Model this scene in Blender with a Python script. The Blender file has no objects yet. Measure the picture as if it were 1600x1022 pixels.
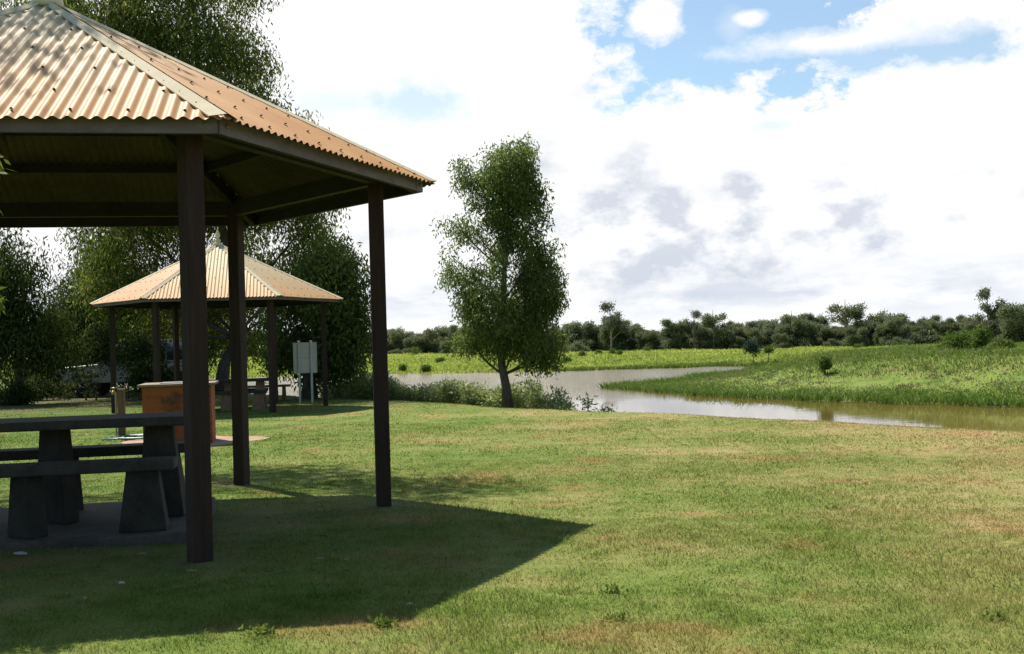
import bpy, math
import numpy as np
from mathutils import Vector, Matrix

sc = bpy.context.scene
COL = sc.collection
CZ = 1.4                       # eye height above the lawn datum
FPX, PIT, ROL = 1700.0, 0.0099, 0.028
rng = np.random.default_rng(7)
SUN_AZ, SUN_EL = math.radians(-38), math.radians(55)


def P(u, v, Y):
    """world point at distance Y seen in the photograph at (u, v)"""
    a, b = u - 800.0, 511.0 - v
    c, s = math.cos(ROL), math.sin(ROL)
    x, z = a * c + b * s, -a * s + b * c
    y2 = FPX * math.cos(PIT) - z * math.sin(PIT)
    z2 = FPX * math.sin(PIT) + z * math.cos(PIT)
    return np.array([x * Y / y2, Y, z2 * Y / y2 + CZ])


# ------------------------------------------------------------------ terrain
FAR = np.array([(80, 10), (45, 30), (30, 40), (22, 47), (16, 54), (10.8, 61), (8, 69), (5.8, 74.5), (9.4, 79),
                (15, 86), (19, 94), (27, 106), (22, 114), (13, 113), (0, 113), (-15, 120), (-40, 122),
                (-80, 128), (-300, 140), (-1500, 300), (-1500, 4000), (1500, 4000), (1500, 10)], float)
WATER_Z = -2.2


def S(t):
    t = np.clip(t, 0, 1)
    return t * t * (3 - 2 * t)


def far_sd(x, y):
    x = np.asarray(x, float); y = np.asarray(y, float)
    best = np.full(x.shape, 1e9); ins = np.zeros(x.shape, bool)
    n = len(FAR)
    for i in range(n):
        ax, ay = FAR[i]; bx, by = FAR[(i + 1) % n]
        dx, dy = bx - ax, by - ay
        t = np.clip(((x - ax) * dx + (y - ay) * dy) / (dx * dx + dy * dy), 0, 1)
        best = np.minimum(best, np.hypot(x - ax - t * dx, y - ay - t * dy))
        with np.errstate(divide='ignore', invalid='ignore'):
            cr = ((ay > y) != (by > y)) & (x < (bx - ax) * (y - ay) / (by - ay + 1e-12) + ax)
        ins ^= cr
    wob = 0.9 * np.sin(x * .55 + y * .21) + .6 * np.sin(x * 1.3 - y * .8)
    return np.where(ins, best, -best) + wob * .5


def bank_d(x, y):
    return .81 * x + .587 * (y - 25.9) + .12 * np.sin(x * .9 + 1) + .08 * np.sin(y * 1.7)


def ground(x, y):
    x = np.asarray(x, float); y = np.asarray(y, float)
    yc = np.clip(y, 0, 45)
    hl = .42 * np.exp(-yc / 5) - .007 * yc + .03
    hl = hl + .012 * np.sin(x * 1.9 + y * .7) * np.sin(y * 1.3 - x * .4)
    d = bank_d(x, y)
    hn = hl + (-3.0 - hl) * S((d + .9) / 9.2) - .004 * np.clip(d + 10, 0, 10)
    sd = far_sd(x, y)
    plain = -3.0 + .8 * S((sd + 5) / 5) + .2 * S(sd / 6) + .5 * S(sd / 150)
    bump = 1.8 * S((sd - .5) / 10) * S((x - 9) / 18) * (1 - S((y - 62) / 90))
    lump = .12 * np.sin(x * .33 + 1.1) * np.sin(y * .27 + x * .1) * S(sd / 8)
    return np.maximum(hn, plain + bump + lump)


def g(x, y):
    return float(ground(np.array([x]), np.array([y]))[0])


# ------------------------------------------------------------------ helpers
def tag(o, label=None, cat=None, group=None, kind=None):
    if label: o['label'] = label
    if cat: o['category'] = cat
    if group: o['group'] = group
    if kind: o['kind'] = kind
    return o


def empty(name, loc=(0, 0, 0), rz=0.0):
    o = bpy.data.objects.new(name, None); COL.objects.link(o)
    o.location = loc; o.rotation_euler = (0, 0, rz); o.empty_display_size = .2
    return o


def link_mesh(name, me, mats, parent=None):
    for m in (mats if isinstance(mats, (list, tuple)) else [mats]):
        me.materials.append(m)
    o = bpy.data.objects.new(name, me); COL.objects.link(o)
    if parent is not None: o.parent = parent
    return o


class MB:
    def __init__(s):
        s.v = []; s.f = []; s.mi = []; s.sm = []

    def add(s, vs, fs, mi=0, smooth=False):
        n = len(s.v); s.v += [tuple(map(float, p)) for p in vs]
        for f in fs:
            s.f.append([n + i for i in f]); s.mi.append(mi); s.sm.append(smooth)

    def box(s, c, size, rz=0, mi=0, M=None):
        hx, hy, hz = [k / 2 for k in size]
        vs = [(x, y, z) for x in (-hx, hx) for y in (-hy, hy) for z in (-hz, hz)]
        if M is None: M = Matrix.Rotation(rz, 3, 'Z')
        vs = [tuple(Vector(c) + M @ Vector(p)) for p in vs]
        s.add(vs, [(0, 1, 3, 2), (4, 6, 7, 5), (0, 4, 5, 1), (2, 3, 7, 6), (0, 2, 6, 4), (1, 5, 7, 3)], mi)

    def prism(s, poly, z0, z1, mi=0):
        n = len(poly)
        s.add([(x, y, z0) for x, y in poly] + [(x, y, z1) for x, y in poly],
              [list(range(n))[::-1], list(range(n, 2 * n))] + [(i, (i + 1) % n, n + (i + 1) % n, n + i) for i in range(n)], mi)

    def hull8(s, bot, top, mi=0):
        s.add(list(bot) + list(top), [(3, 2, 1, 0), (4, 5, 6, 7)] + [(i, (i + 1) % 4, 4 + (i + 1) % 4, 4 + i) for i in range(4)], mi)

    def tube(s, pts, rad, n=8, mi=0, cap=True):
        pts = [Vector(p) for p in pts]
        if not hasattr(rad, '__len__'): rad = [rad] * len(pts)
        vs = []; up = Vector((.13, .21, 1)).normalized()
        for i, p in enumerate(pts):
            t = (pts[min(i + 1, len(pts) - 1)] - pts[max(i - 1, 0)]).normalized()
            a = t.cross(up)
            if a.length < .15: a = t.cross(Vector((1, 0, .1)))
            a.normalize(); b = t.cross(a)
            for k in range(n):
                w = 2 * math.pi * k / n
                vs.append(p + (a * math.cos(w) + b * math.sin(w)) * rad[i])
        m = len(pts)
        fs = [(i * n + k, i * n + (k + 1) % n, (i + 1) * n + (k + 1) % n, (i + 1) * n + k) for i in range(m - 1) for k in range(n)]
        if cap: fs += [list(range(n))[::-1], list(range((m - 1) * n, m * n))]
        s.add(vs, fs, mi, True)

    def lathe(s, prof, c=(0, 0, 0), n=16, mi=0, M=None):
        vs = []
        for r, z in prof:
            for k in range(n):
                w = 2 * math.pi * k / n
                p = Vector((r * math.cos(w), r * math.sin(w), z))
                if M is not None: p = M @ p
                vs.append(Vector(c) + p)
        m = len(prof)
        s.add(vs, [(i * n + k, i * n + (k + 1) % n, (i + 1) * n + (k + 1) % n, (i + 1) * n + k) for i in range(m - 1) for k in range(n)]
              + [list(range(n))[::-1], list(range((m - 1) * n, m * n))], mi, True)

    def build(s, name, mats, parent=None, bevel=0):
        me = bpy.data.meshes.new(name); me.from_pydata(s.v, [], s.f)
        me.polygons.foreach_set('material_index', s.mi)
        me.polygons.foreach_set('use_smooth', s.sm); me.update()
        o = link_mesh(name, me, mats, parent)
        if bevel:
            b = o.modifiers.new('bevel', 'BEVEL'); b.width = bevel; b.segments = 2; b.limit_method = 'ANGLE'
        return o


def np_mesh(name, verts, quads=None, tris=None, tint=None, mat=None, parent=None, smooth=False):
    me = bpy.data.meshes.new(name)
    verts = np.ascontiguousarray(verts, np.float32)
    nq = 0 if quads is None else len(quads); nt = 0 if tris is None else len(tris)
    loops = []; 
    if nq: loops.append(np.asarray(quads, np.int32).ravel())
    if nt: loops.append(np.asarray(tris, np.int32).ravel())
    loops = np.concatenate(loops)
    starts = np.concatenate([np.arange(nq) * 4, nq * 4 + np.arange(nt) * 3]).astype(np.int32)
    me.vertices.add(len(verts)); me.vertices.foreach_set('co', verts.ravel())
    me.loops.add(len(loops)); me.loops.foreach_set('vertex_index', loops)
    me.polygons.add(nq + nt); me.polygons.foreach_set('loop_start', starts)
    if smooth: me.polygons.foreach_set('use_smooth', np.ones(nq + nt, bool))
    me.update(calc_edges=True)
    if tint is not None:
        at = me.attributes.new('tint', 'FLOAT', 'POINT'); at.data.foreach_set('value', np.ascontiguousarray(tint, np.float32))
    return link_mesh(name, me, mat, parent)


def copy_tree(o, parent=None):
    c = o.copy(); COL.objects.link(c); c.parent = parent
    for ch in list(o.children): copy_tree(ch, c)
    return c


# ------------------------------------------------------------------ materials
class NT:
    def __init__(s, name):
        s.m = bpy.data.materials.new(name); s.m.use_nodes = True
        s.t = s.m.node_tree; s.b = s.t.nodes['Principled BSDF']; s.out = s.t.nodes['Material Output']

    def n(s, typ, **kw):
        x = s.t.nodes.new(typ)
        for k, v in kw.items(): setattr(x, k, v)
        return x

    def l(s, a, b): s.t.links.new(a, b)

    def pos(s): return s.n('ShaderNodeNewGeometry').outputs['Position']

    def obj(s): return s.n('ShaderNodeTexCoord').outputs['Object']

    def noise(s, vec, scale, detail=4, rough=.55, stretch=None, off=None):
        if stretch or off:
            mp = s.n('ShaderNodeMapping'); s.l(vec, mp.inputs[0])
            if stretch: mp.inputs['Scale'].default_value = stretch
            if off: mp.inputs['Location'].default_value = off
            vec = mp.outputs[0]
        x = s.n('ShaderNodeTexNoise'); x.inputs['Scale'].default_value = scale
        x.inputs['Detail'].default_value = detail; x.inputs['Roughness'].default_value = rough
        s.l(vec, x.inputs['Vector']); return x.outputs['Fac']

    def ramp(s, fac, stops):
        r = s.n('ShaderNodeValToRGB'); s.l(fac, r.inputs[0]); e = r.color_ramp.elements
        while len(e) < len(stops): e.new(.5)
        for k, (p, c) in enumerate(stops):
            e[k].position = p; e[k].color = (*c, 1) if hasattr(c, '__len__') else (c, c, c, 1)
        return r.outputs[0]

    def mix(s, fac, a, b):
        x = s.n('ShaderNodeMix', data_type='RGBA')
        if hasattr(fac, 'node'): s.l(fac, x.inputs[0])
        else: x.inputs[0].default_value = fac
        for v, i in ((a, 6), (b, 7)):
            if hasattr(v, 'node'): s.l(v, x.inputs[i])
            else: x.inputs[i].default_value = (*v, 1)
        return x.outputs[2]

    def math(s, op, a, b=0.0, clamp=False):
        x = s.n('ShaderNodeMath', operation=op, use_clamp=clamp)
        for v, i in ((a, 0), (b, 1)):
            if hasattr(v, 'node'): s.l(v, x.inputs[i])
            else: x.inputs[i].default_value = v
        return x.outputs[0]

    def bump(s, h, strength=.3, dist=.01):
        b = s.n('ShaderNodeBump'); b.inputs['Strength'].default_value = strength; b.inputs['Distance'].default_value = dist
        s.l(h, b.inputs['Height']); s.l(b.outputs[0], s.b.inputs['Normal'])

    def fin(s, col, rough=.8, metal=0, spec=.5):
        if hasattr(col, 'node'): s.l(col, s.b.inputs['Base Color'])
        else: s.b.inputs['Base Color'].default_value = (*col, 1)
        if hasattr(rough, 'node'): s.l(rough, s.b.inputs['Roughness'])
        else: s.b.inputs['Roughness'].default_value = rough
        s.b.inputs['Metallic'].default_value = metal
        s.b.inputs['Specular IOR Level'].default_value = spec
        return s.m


def two_tone(name, c1, c2, scale=6, rough=.8, metal=0, bump=.2, stretch=None, spec=.4):
    t = NT(name); n = t.noise(t.obj(), scale, 6, .6, stretch)
    n2 = t.noise(t.obj(), scale * 9, 3, .6, stretch)
    f = t.math('ADD', t.math('MULTIPLY', n, .7), t.math('MULTIPLY', n2, .3))
    col = t.ramp(f, [(.36, c1), (.64, c2)])
    if bump: t.bump(n2, bump, .006)
    return t.fin(col, rough, metal, spec)


def lawn_color(t, p):
    a = t.noise(p, .42, 5, .62)
    b = t.noise(p, 2.3, 5, .65, None, (7, 3, 0))
    c = t.noise(p, 11, 3, .6, None, (2, 9, 0))
    d = t.noise(p, .9, 4, .6, None, (31, 17, 0))
    sx = t.n('ShaderNodeSeparateXYZ'); t.l(p, sx.inputs[0])
    f = t.math('ADD', t.math('ADD', t.math('MULTIPLY', a, .55), t.math('MULTIPLY', b, .3)), t.math('MULTIPLY', c, .15))
    f = t.math('ADD', f, t.math('MULTIPLY', t.math('MINIMUM', sx.outputs[0], 6.0), .0145))
    lip = t.math('ADD', t.math('MULTIPLY', sx.outputs[0], .81), t.math('MULTIPLY', sx.outputs[1], .587))
    lip = t.math('MULTIPLY', t.math('DIVIDE', t.math('SUBTRACT', lip, 9.5), 5.0, True), .035); f = t.math('ADD', f, lip)      # the open side of the lawn is drier
    col = t.ramp(f, [(.36, (.068, .115, .012)), (.455, (.116, .158, .027)), (.545, (.176, .186, .050)), (.625, (.255, .215, .082)), (.70, (.295, .192, .090))])
    red = t.ramp(d, [(.56, 0.0), (.68, 1.0)])
    return t.mix(t.math('MULTIPLY', red, .55), col, (.27, .140, .062))


def blade_mat(name, lawn=False, stops=None, trans=.35):
    t = NT(name)
    at = t.n('ShaderNodeAttribute', attribute_name='tint').outputs['Fac']
    if lawn:
        base = lawn_color(t, t.pos())
        hsv = t.n('ShaderNodeHueSaturation'); t.l(base, hsv.inputs['Color'])
        t.l(t.math('ADD', t.math('MULTIPLY', at, 1.0), .80), hsv.inputs['Value'])
        straw = t.ramp(at, [(.78, 0.0), (.90, 1.0)])
        col = t.mix(t.math('MULTIPLY', straw, .6), hsv.outputs[0], (.27, .225, .085))
    else:
        col = t.ramp(at, stops)
    t.l(col, t.b.inputs['Base Color']); t.b.inputs['Roughness'].default_value = .65
    t.b.inputs['Specular IOR Level'].default_value = .12
    tr = t.n('ShaderNodeBsdfTranslucent'); t.l(col, tr.inputs[0])
    mx = t.n('ShaderNodeMixShader'); mx.inputs[0].default_value = trans
    t.l(t.b.outputs[0], mx.inputs[1]); t.l(tr.outputs[0], mx.inputs[2]); t.l(mx.outputs[0], t.out.inputs[0])
    return t.m


M = {}
# roof sheets: weathered zinc rusting from the eaves upward; the amount of rust comes from each sheet's own property
t = NT('zinc_sheet'); o_ = t.obj(); sx = t.n('ShaderNodeSeparateXYZ'); t.l(o_, sx.inputs[0])
up = t.math('DIVIDE', t.math('SUBTRACT', sx.outputs[2], 2.70), 1.45)
ru = t.n('ShaderNodeAttribute', attribute_type='OBJECT', attribute_name='rust').outputs['Fac']
n1 = t.noise(o_, 1.5, 5, .65); n2 = t.noise(o_, 14, 4, .6)
f = t.math('ADD', t.math('SUBTRACT', ru, up), t.math('MULTIPLY', t.math('SUBTRACT', n1, .5), .75))
f = t.math('ADD', f, t.math('MULTIPLY', t.math('SUBTRACT', n2, .5), .25))
rust = t.ramp(f, [(0, 0.0), (.8, 1.0)])
zinc = t.ramp(n2, [(.3, (.41, .325, .185)), (.7, (.51, .415, .245))])
rcol = t.ramp(n1, [(.3, (.43, .175, .042)), (.7, (.55, .275, .078))])
t.bump(n2, .12, .004)
M['zinc'] = t.fin(t.mix(t.math('MULTIPLY', rust, .92), zinc, rcol), .62, .0, .3)
M['under'] = two_tone('sheet_underside', (.050, .036, .026), (.090, .066, .048), 3, .8, 0, .1)  # darker than the top face: shade under the roof put into the colour
M['cap'] = two_tone('ridge_cap_zinc', (.48, .405, .275), (.58, .50, .35), 5, .85, 0, .1, None, .08)
M['screw'] = two_tone('screw_dark', (.03, .025, .02), (.07, .05, .03), 30, .7)
M['steel'] = two_tone('weathered_steel', (.10, .075, .080), (.18, .145, .150), 5, .7, .0, .15, (1, 1, 3))
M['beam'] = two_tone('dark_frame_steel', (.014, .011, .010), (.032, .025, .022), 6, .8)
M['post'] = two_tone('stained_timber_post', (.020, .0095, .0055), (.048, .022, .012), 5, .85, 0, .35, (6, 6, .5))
M['finial'] = two_tone('finial_cream', (.56, .46, .28), (.66, .56, .37), 8, .6)
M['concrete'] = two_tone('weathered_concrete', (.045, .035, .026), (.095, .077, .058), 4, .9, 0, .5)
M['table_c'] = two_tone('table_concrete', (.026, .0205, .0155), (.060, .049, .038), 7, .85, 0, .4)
M['leg_c'] = two_tone('table_leg_concrete', (.018, .0135, .0095), (.045, .035, .026), 6, .9, 0, .5)  # table concrete made darker, shade below the tabletop painted into the colour
M['redsupport'] = two_tone('brown_support', (.16, .085, .05), (.26, .15, .09), 7, .85, 0, .4)
M['dirtpad'] = two_tone('pink_apron', (.24, .155, .095), (.36, .25, .165), 3, .95, 0, .6)
M['slab'] = two_tone('barbecue_slab', (.13, .085, .045), (.22, .155, .09), 5, .7, 0, .2)
M['hot'] = two_tone('hotplate_steel', (.10, .095, .09), (.2, .19, .18), 9, .45, .6, .2)
M['timber'] = two_tone('pine_post', (.09, .055, .023), (.17, .11, .05), 4, .8, 0, .4, (7, 7, .6))
M['hose'] = two_tone('hose_pale_green', (.05, .14, .10), (.09, .20, .155), 8, .4)
M['brass'] = two_tone('tap_brass', (.30, .22, .08), (.4, .3, .12), 20, .4, .7)
M['signback'] = two_tone('sign_back_grey', (.47, .43, .40), (.58, .54, .50), 3, .55, .2, .05)
M['signpost'] = two_tone('galvanised_post', (.36, .37, .34), (.50, .51, .47), 5, .5, .3, .1)
M['capwhite'] = two_tone('white_plastic', (.75, .75, .74), (.85, .85, .84), 5, .4, 0, 0)
M['bark'] = two_tone('bark', (.045, .034, .025), (.125, .098, .074), 5, .95, 0, .9, (5, 5, 1))
M['palebark'] = two_tone('pale_bark', (.20, .17, .13), (.38, .33, .27), 3, .9, 0, .6, (4, 4, 1))
M['car'] = two_tone('car_paint', (.30, .275, .265), (.37, .34, .33), 2, .3, 0, 0)
M['tyre'] = two_tone('tyre_rubber', (.02, .02, .02), (.04, .038, .036), 9, .85)
M['rim'] = two_tone('wheel_rim', (.45, .44, .42), (.6, .58, .56), 9, .4, .4)
M['glass'] = two_tone('dark_glass', (.015, .018, .02), (.03, .033, .035), 2, .06, 0, 0, None, .8)
M['trim'] = two_tone('black_trim', (.02, .02, .02), (.05, .05, .05), 9, .6)
M['lamp'] = two_tone('lamp_lens', (.6, .6, .58), (.7, .7, .68), 9, .15)
M['leaf_dry'] = two_tone('dry_leaf', (.20, .14, .075), (.36, .28, .18), 20, .8)
M['litter'] = two_tone('pale_litter', (.36, .35, .31), (.46, .44, .40), 20, .7)

# bricks: courses follow the box, the face normal picks the running axis
t = NT('orange_brick'); o_ = t.obj(); sx = t.n('ShaderNodeSeparateXYZ'); t.l(o_, sx.inputs[0])
cx = t.n('ShaderNodeCombineXYZ'); t.l(t.math('ADD', sx.outputs[0], sx.outputs[1]), cx.inputs[0]); t.l(sx.outputs[2], cx.inputs[1])
bk = t.n('ShaderNodeTexBrick'); t.l(cx.outputs[0], bk.inputs['Vector'])
for k, v in (('Scale', 1.0), ('Mortar Size', .006), ('Brick Width', .24), ('Row Height', .086), ('Bias', 0.0)): bk.inputs[k].default_value = v
bk.inputs['Color1'].default_value = (.20, .044, .008, 1); bk.inputs['Color2'].default_value = (.27, .070, .013, 1); bk.inputs['Mortar'].default_value = (.20, .085, .035, 1)
soot = t.n('ShaderNodeVectorMath', operation='DISTANCE'); t.l(o_, soot.inputs[0]); soot.inputs[1].default_value = (-.05, -.4, .62)
sf = t.math('ADD', soot.outputs['Value'], t.math('MULTIPLY', t.noise(o_, 7, 4), .55))
sm = t.ramp(sf, [(.33, 1.0), (.46, 0.0)])
t.bump(bk.outputs['Fac'], -.4, .006)
M['brick'] = t.fin(t.mix(t.math('MULTIPLY', sm, .85), bk.outputs['Color'], (.035, .022, .014)), .9)

LAWN_BLADE = blade_mat('lawn_blades', True, None, .5)
M['leaf_hero'] = blade_mat('gum_leaves', False, [(0, (.068, .108, .024)), (.5, (.145, .195, .048)), (.85, (.165, .205, .058)), (1, (.24, .25, .10))], .58)
M['leaf_big'] = blade_mat('wattle_leaves', False, [(0, (.050, .074, .013)), (.5, (.120, .158, .028)), (.85, (.20, .225, .046)), (1, (.27, .27, .08))], .56)
M['leaf_shade'] = blade_mat('shaded_leaves', False, [(0, (.022, .036, .008)), (.5, (.048, .070, .014)), (.85, (.085, .105, .022)), (1, (.13, .14, .04))], .4)  # darker copy of the wattle leaves, with deep shade put into the colour
M['leaf_dense'] = blade_mat('dense_leaves', False, [(0, (.036, .062, .014)), (.5, (.088, .128, .028)), (1, (.19, .21, .05))], .5)
M['leaf_lime'] = blade_mat('yellow_green_leaves', False, [(0, (.08, .12, .018)), (.5, (.13, .18, .028)), (1, (.22, .25, .05))], .45)
M['leaf_far'] = blade_mat('distant_leaves', False, [(0, (.098, .120, .060)), (.5, (.155, .180, .088)), (1, (.225, .245, .13))], .5)  # far leaf colours lifted, standing in for thin haze over the treeline
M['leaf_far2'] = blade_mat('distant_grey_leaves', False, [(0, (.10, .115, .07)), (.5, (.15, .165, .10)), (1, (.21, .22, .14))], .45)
M['shrub'] = blade_mat('bank_shrub_leaves', False, [(0, (.055, .095, .016)), (.5, (.10, .155, .026)), (1, (.17, .23, .045))], .42)
M['shrubdark'] = blade_mat('blue_green_shrub', False, [(0, (.028, .055, .030)), (.5, (.05, .085, .045)), (1, (.09, .13, .07))], .2)
M['reed'] = blade_mat('feathery_reed', False, [(0, (.17, .21, .065)), (.6, (.29, .335, .125)), (.92, (.37, .41, .19)), (.95, (.38, .40, .27)), (1, (.45, .46, .34))], .5)
M['bankgrass'] = blade_mat('bank_grass', False, [(0, (.075, .135, .018)), (.3, (.118, .190, .026)), (.55, (.150, .200, .040)), (.8, (.170, .165, .064)), (1, (.175, .135, .078))], .3)
M['fieldgrass'] = blade_mat('field_grass', False, [(0, (.18, .235, .042)), (.5, (.29, .345, .066)), (.85, (.36, .37, .09)), (1, (.44, .40, .18))], .5)

# ground sheet: lawn / bank soil / far grassland by masks stored per point
t = NT('ground_cover'); p = t.pos()
lawn = lawn_color(t, p)
fn = t.noise(p, .11, 6, .65, (1, .45, 1)); fn2 = t.noise(p, .9, 5, .65, (1, .6, 1))
ff = t.math('ADD', t.math('MULTIPLY', fn, .6), t.math('MULTIPLY', fn2, .4))
field = t.ramp(ff, [(.34, (.12, .16, .034)), (.47, (.21, .26, .050)), (.56, (.26, .29, .062)), (.66, (.32, .29, .10))])
bankn = t.ramp(t.noise(p, 1.3, 5, .7), [(.35, (.075, .085, .025)), (.6, (.17, .12, .065))])
mf = t.n('ShaderNodeAttribute', attribute_name='field').outputs['Fac']
mb = t.n('ShaderNodeAttribute', attribute_name='bank').outputs['Fac']
ml = t.n('ShaderNodeAttribute', attribute_name='litter').outputs['Fac']
mr = t.n('ShaderNodeAttribute', attribute_name='rough').outputs['Fac']
rough_c = t.ramp(t.noise(p, .6, 6, .7), [(.35, (.080, .130, .020)), (.54, (.150, .200, .036)), (.70, (.165, .135, .058))])
field = t.mix(mr, field, rough_c)
c = t.mix(mf, lawn, field); c = t.mix(mb, c, bankn)
lit = t.ramp(t.noise(p, 3, 5, .7), [(.35, (.055, .040, .024)), (.65, (.14, .10, .06))])
lf = t.math('MULTIPLY', ml, t.ramp(t.noise(p, .9, 4, .6), [(.35, .35), (.6, 1.0)]))
c = t.mix(lf, c, lit)
t.bump(t.noise(p, 14, 5, .7), .7, .03)
M['ground'] = t.fin(c, .95, 0, .15)

t = NT('muddy_water'); p = t.pos()
mud = t.ramp(t.noise(p, .12, 3), [(.3, (.105, .075, .018)), (.7, (.15, .105, .030))])
w1 = t.noise(p, 1.6, 4, .6, (.35, 1.0, 1)); w2 = t.noise(p, .25, 3, .5, (.4, 1, 1))
patch = t.ramp(t.noise(p, .06, 3, .5, (.35, 1, 1)), [(.40, .25), (.62, 1.0)])
sxw = t.n('ShaderNodeSeparateXYZ'); t.l(p, sxw.inputs[0])
windy = t.math('DIVIDE', t.math('SUBTRACT', sxw.outputs[1], 58), 26, True)      # the open far arm is ruffled by the breeze
w3 = t.noise(p, 3.2, 4, .6, (.45, 1.0, 1))
hgt = t.math('ADD', t.math('MULTIPLY', t.math('MULTIPLY', t.math('ADD', w1, t.math('MULTIPLY', w2, 1.2)), patch), .13), t.math('MULTIPLY', t.math('MULTIPLY', w3, windy), 2.2))
t.bump(hgt, 1.0, .035)
rgh = t.math('ADD', .03, t.math('MULTIPLY', windy, .08))
M['water'] = t.fin(mud, rgh, 0, .5); t.b.inputs['IOR'].default_value = 1.33

# ------------------------------------------------------------------ ground, water
def axis(segs):
    a = []
    for lo, hi, st in segs: a += list(np.arange(lo, hi, st))
    return np.array(a + [segs[-1][1]])


xs = axis([(-1400, -200, 120), (-200, -60, 10), (-60, -16, 1.2), (-16, 16, .4), (16, 60, 1.0), (60, 200, 8), (200, 1400, 120)])
ys = axis([(-40, 0, 4), (0, 40, .4), (40, 130, 1.2), (130, 300, 6), (300, 800, 40), (800, 3400, 260)])
X, Y = np.meshgrid(xs, ys); Z = ground(X, Y)
ny, nx = X.shape
idx = np.arange(nx * ny).reshape(ny, nx)
quads = np.stack([idx[:-1, :-1], idx[:-1, 1:], idx[1:, 1:], idx[1:, :-1]], -1).reshape(-1, 4)
gr = np_mesh('ground', np.stack([X, Y, Z], -1).reshape(-1, 3), quads, None, None, M['ground'], None, True)
tag(gr, 'gently sloping mown lawn and grassy river flats', 'ground', None, 'structure')
D = bank_d(X, Y); SD = far_sd(X, Y)
mfield = S((SD + 1) / 2).ravel()
mbank = (S((D - 1.3) / 1.5) * (1 - S((SD + 3) / 3)) + S((SD + 3) / 2.5) * (1 - S((SD - .4) / 1.6)) * .85).ravel()
POSTS = [(-3.5868 + 2.53 * math.cos(.1879 + k_ * math.pi / 3), 8.5456 + 2.53 * math.sin(.1879 + k_ * math.pi / 3)) for k_ in range(6)]
mlit = (np.exp(-((X + 16.5) / 6.5) ** 2 - ((Y - 34.5) / 5.5) ** 2) * 2.0
        + 1.3 * np.exp(-((X + 6.0) / 1.1) ** 2 - ((Y - 31.4) / 1.0) ** 2)
        + sum(.95 * np.exp(-((X - px_) ** 2 + (Y - py_) ** 2) / .09) for px_, py_ in POSTS)
        + .9 * np.exp(-((X + 3.4) / 2.0) ** 2 - ((Y - 8) / 1.15) ** 2)).clip(0, 1).ravel()
mrough = (S((X - 2) / 5) * S((120 - Y) / 18) * (.55 + .45 * S((40 - SD) / 25))).ravel()
for nm, val in (('field', mfield), ('bank', mbank), ('litter', mlit), ('rough', mrough)):
    at = gr.data.attributes.new(nm, 'FLOAT', 'POINT'); at.data.foreach_set('value', val.astype(np.float32))
wm = MB(); wm.add([(-900, 5, WATER_Z), (220, 5, WATER_Z), (220, 330, WATER_Z), (-900, 330, WATER_Z)], [(0, 1, 2, 3)])
wm2 = wm.build('river_water', M['water']); tag(wm2, 'calm muddy brown river water reflecting the clouds', 'water', None, 'structure')


# ------------------------------------------------------------------ grass helper
def blades(px, py, pz, h, w, lean, tint, face=None, seg=True):
    n = len(px)
    a = rng.uniform(0, 2 * math.pi, n); b = rng.uniform(0, 2 * math.pi, n)
    sx_, sy_ = np.cos(a) * w / 2, np.sin(a) * w / 2
    lx, ly = np.cos(b) * lean * h, np.sin(b) * lean * h
    base = np.stack([px, py, pz], -1)
    side = np.stack([sx_, sy_, np.zeros(n)], -1)
    mid = base + np.stack([lx * .35, ly * .35, h * .6], -1)
    tip = base + np.stack([lx, ly, h * np.sqrt(np.clip(1 - (lean * .6) ** 2, .2, 1))], -1)
    v = np.stack([base - side, base + side, mid + side * .8, mid - side * .8, tip], 1).reshape(-1, 3)
    k = np.arange(n)[:, None] * 5
    return v, k + np.array([0, 1, 2, 3]), k + np.array([3, 2, 4]), np.repeat(tint, 5)


# ------------------------------------------------------------------ foliage
def unit(v): return v / np.linalg.norm(v, axis=-1, keepdims=True)


def leaf_geo(cent, m, spread, L, W, droop, tint_c, rg, strand=0.0):
    n = len(cent) * m
    c = np.repeat(cent, m, 0)
    off = np.clip(rg.normal(0, 1, (n, 3)), -1.7, 1.7) * np.array([spread, spread, spread * .8])
    if strand: off[:, 2] -= np.minimum(np.abs(rg.normal(0, strand, n)), 1.9 * strand)
    p = c + off
    d = unit(rg.normal(0, 1, (n, 3)) + np.array([0, 0, -droop]))
    s = unit(np.cross(d, rg.normal(0, 1, (n, 3))))
    L_ = (L * rg.uniform(.6, 1.3, n))[:, None]; W_ = (W * rg.uniform(.7, 1.3, n))[:, None]
    v = np.stack([p, p + d * L_ * .45 + s * W_ / 2, p + d * L_, p + d * L_ * .45 - s * W_ / 2], 1).reshape(-1, 3)
    k = np.arange(n)[:, None] * 4 + np.arange(4)
    tt = np.clip(np.repeat(tint_c, m) + rg.normal(0, .16, n), 0, 1)
    return v, k, np.repeat(tt, 4)


SC1 = np.array([-3.5868, 8.5456]); R1 = .1879
SC2 = np.array([-7.2316, 26.9465]); R2 = .2019


def in_rect(x, y, cx, cy, rz, hx, hy):
    u = (x - cx) * math.cos(rz) + (y - cy) * math.sin(rz); v = -(x - cx) * math.sin(rz) + (y - cy) * math.cos(rz)
    return (abs(u) < hx) & (abs(v) < hy)


SLAB = (-3.60, 8.05, R1, 1.26, .86)
PAD = (-5.08, 16.85, .06, 1.12, 1.0)

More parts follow.
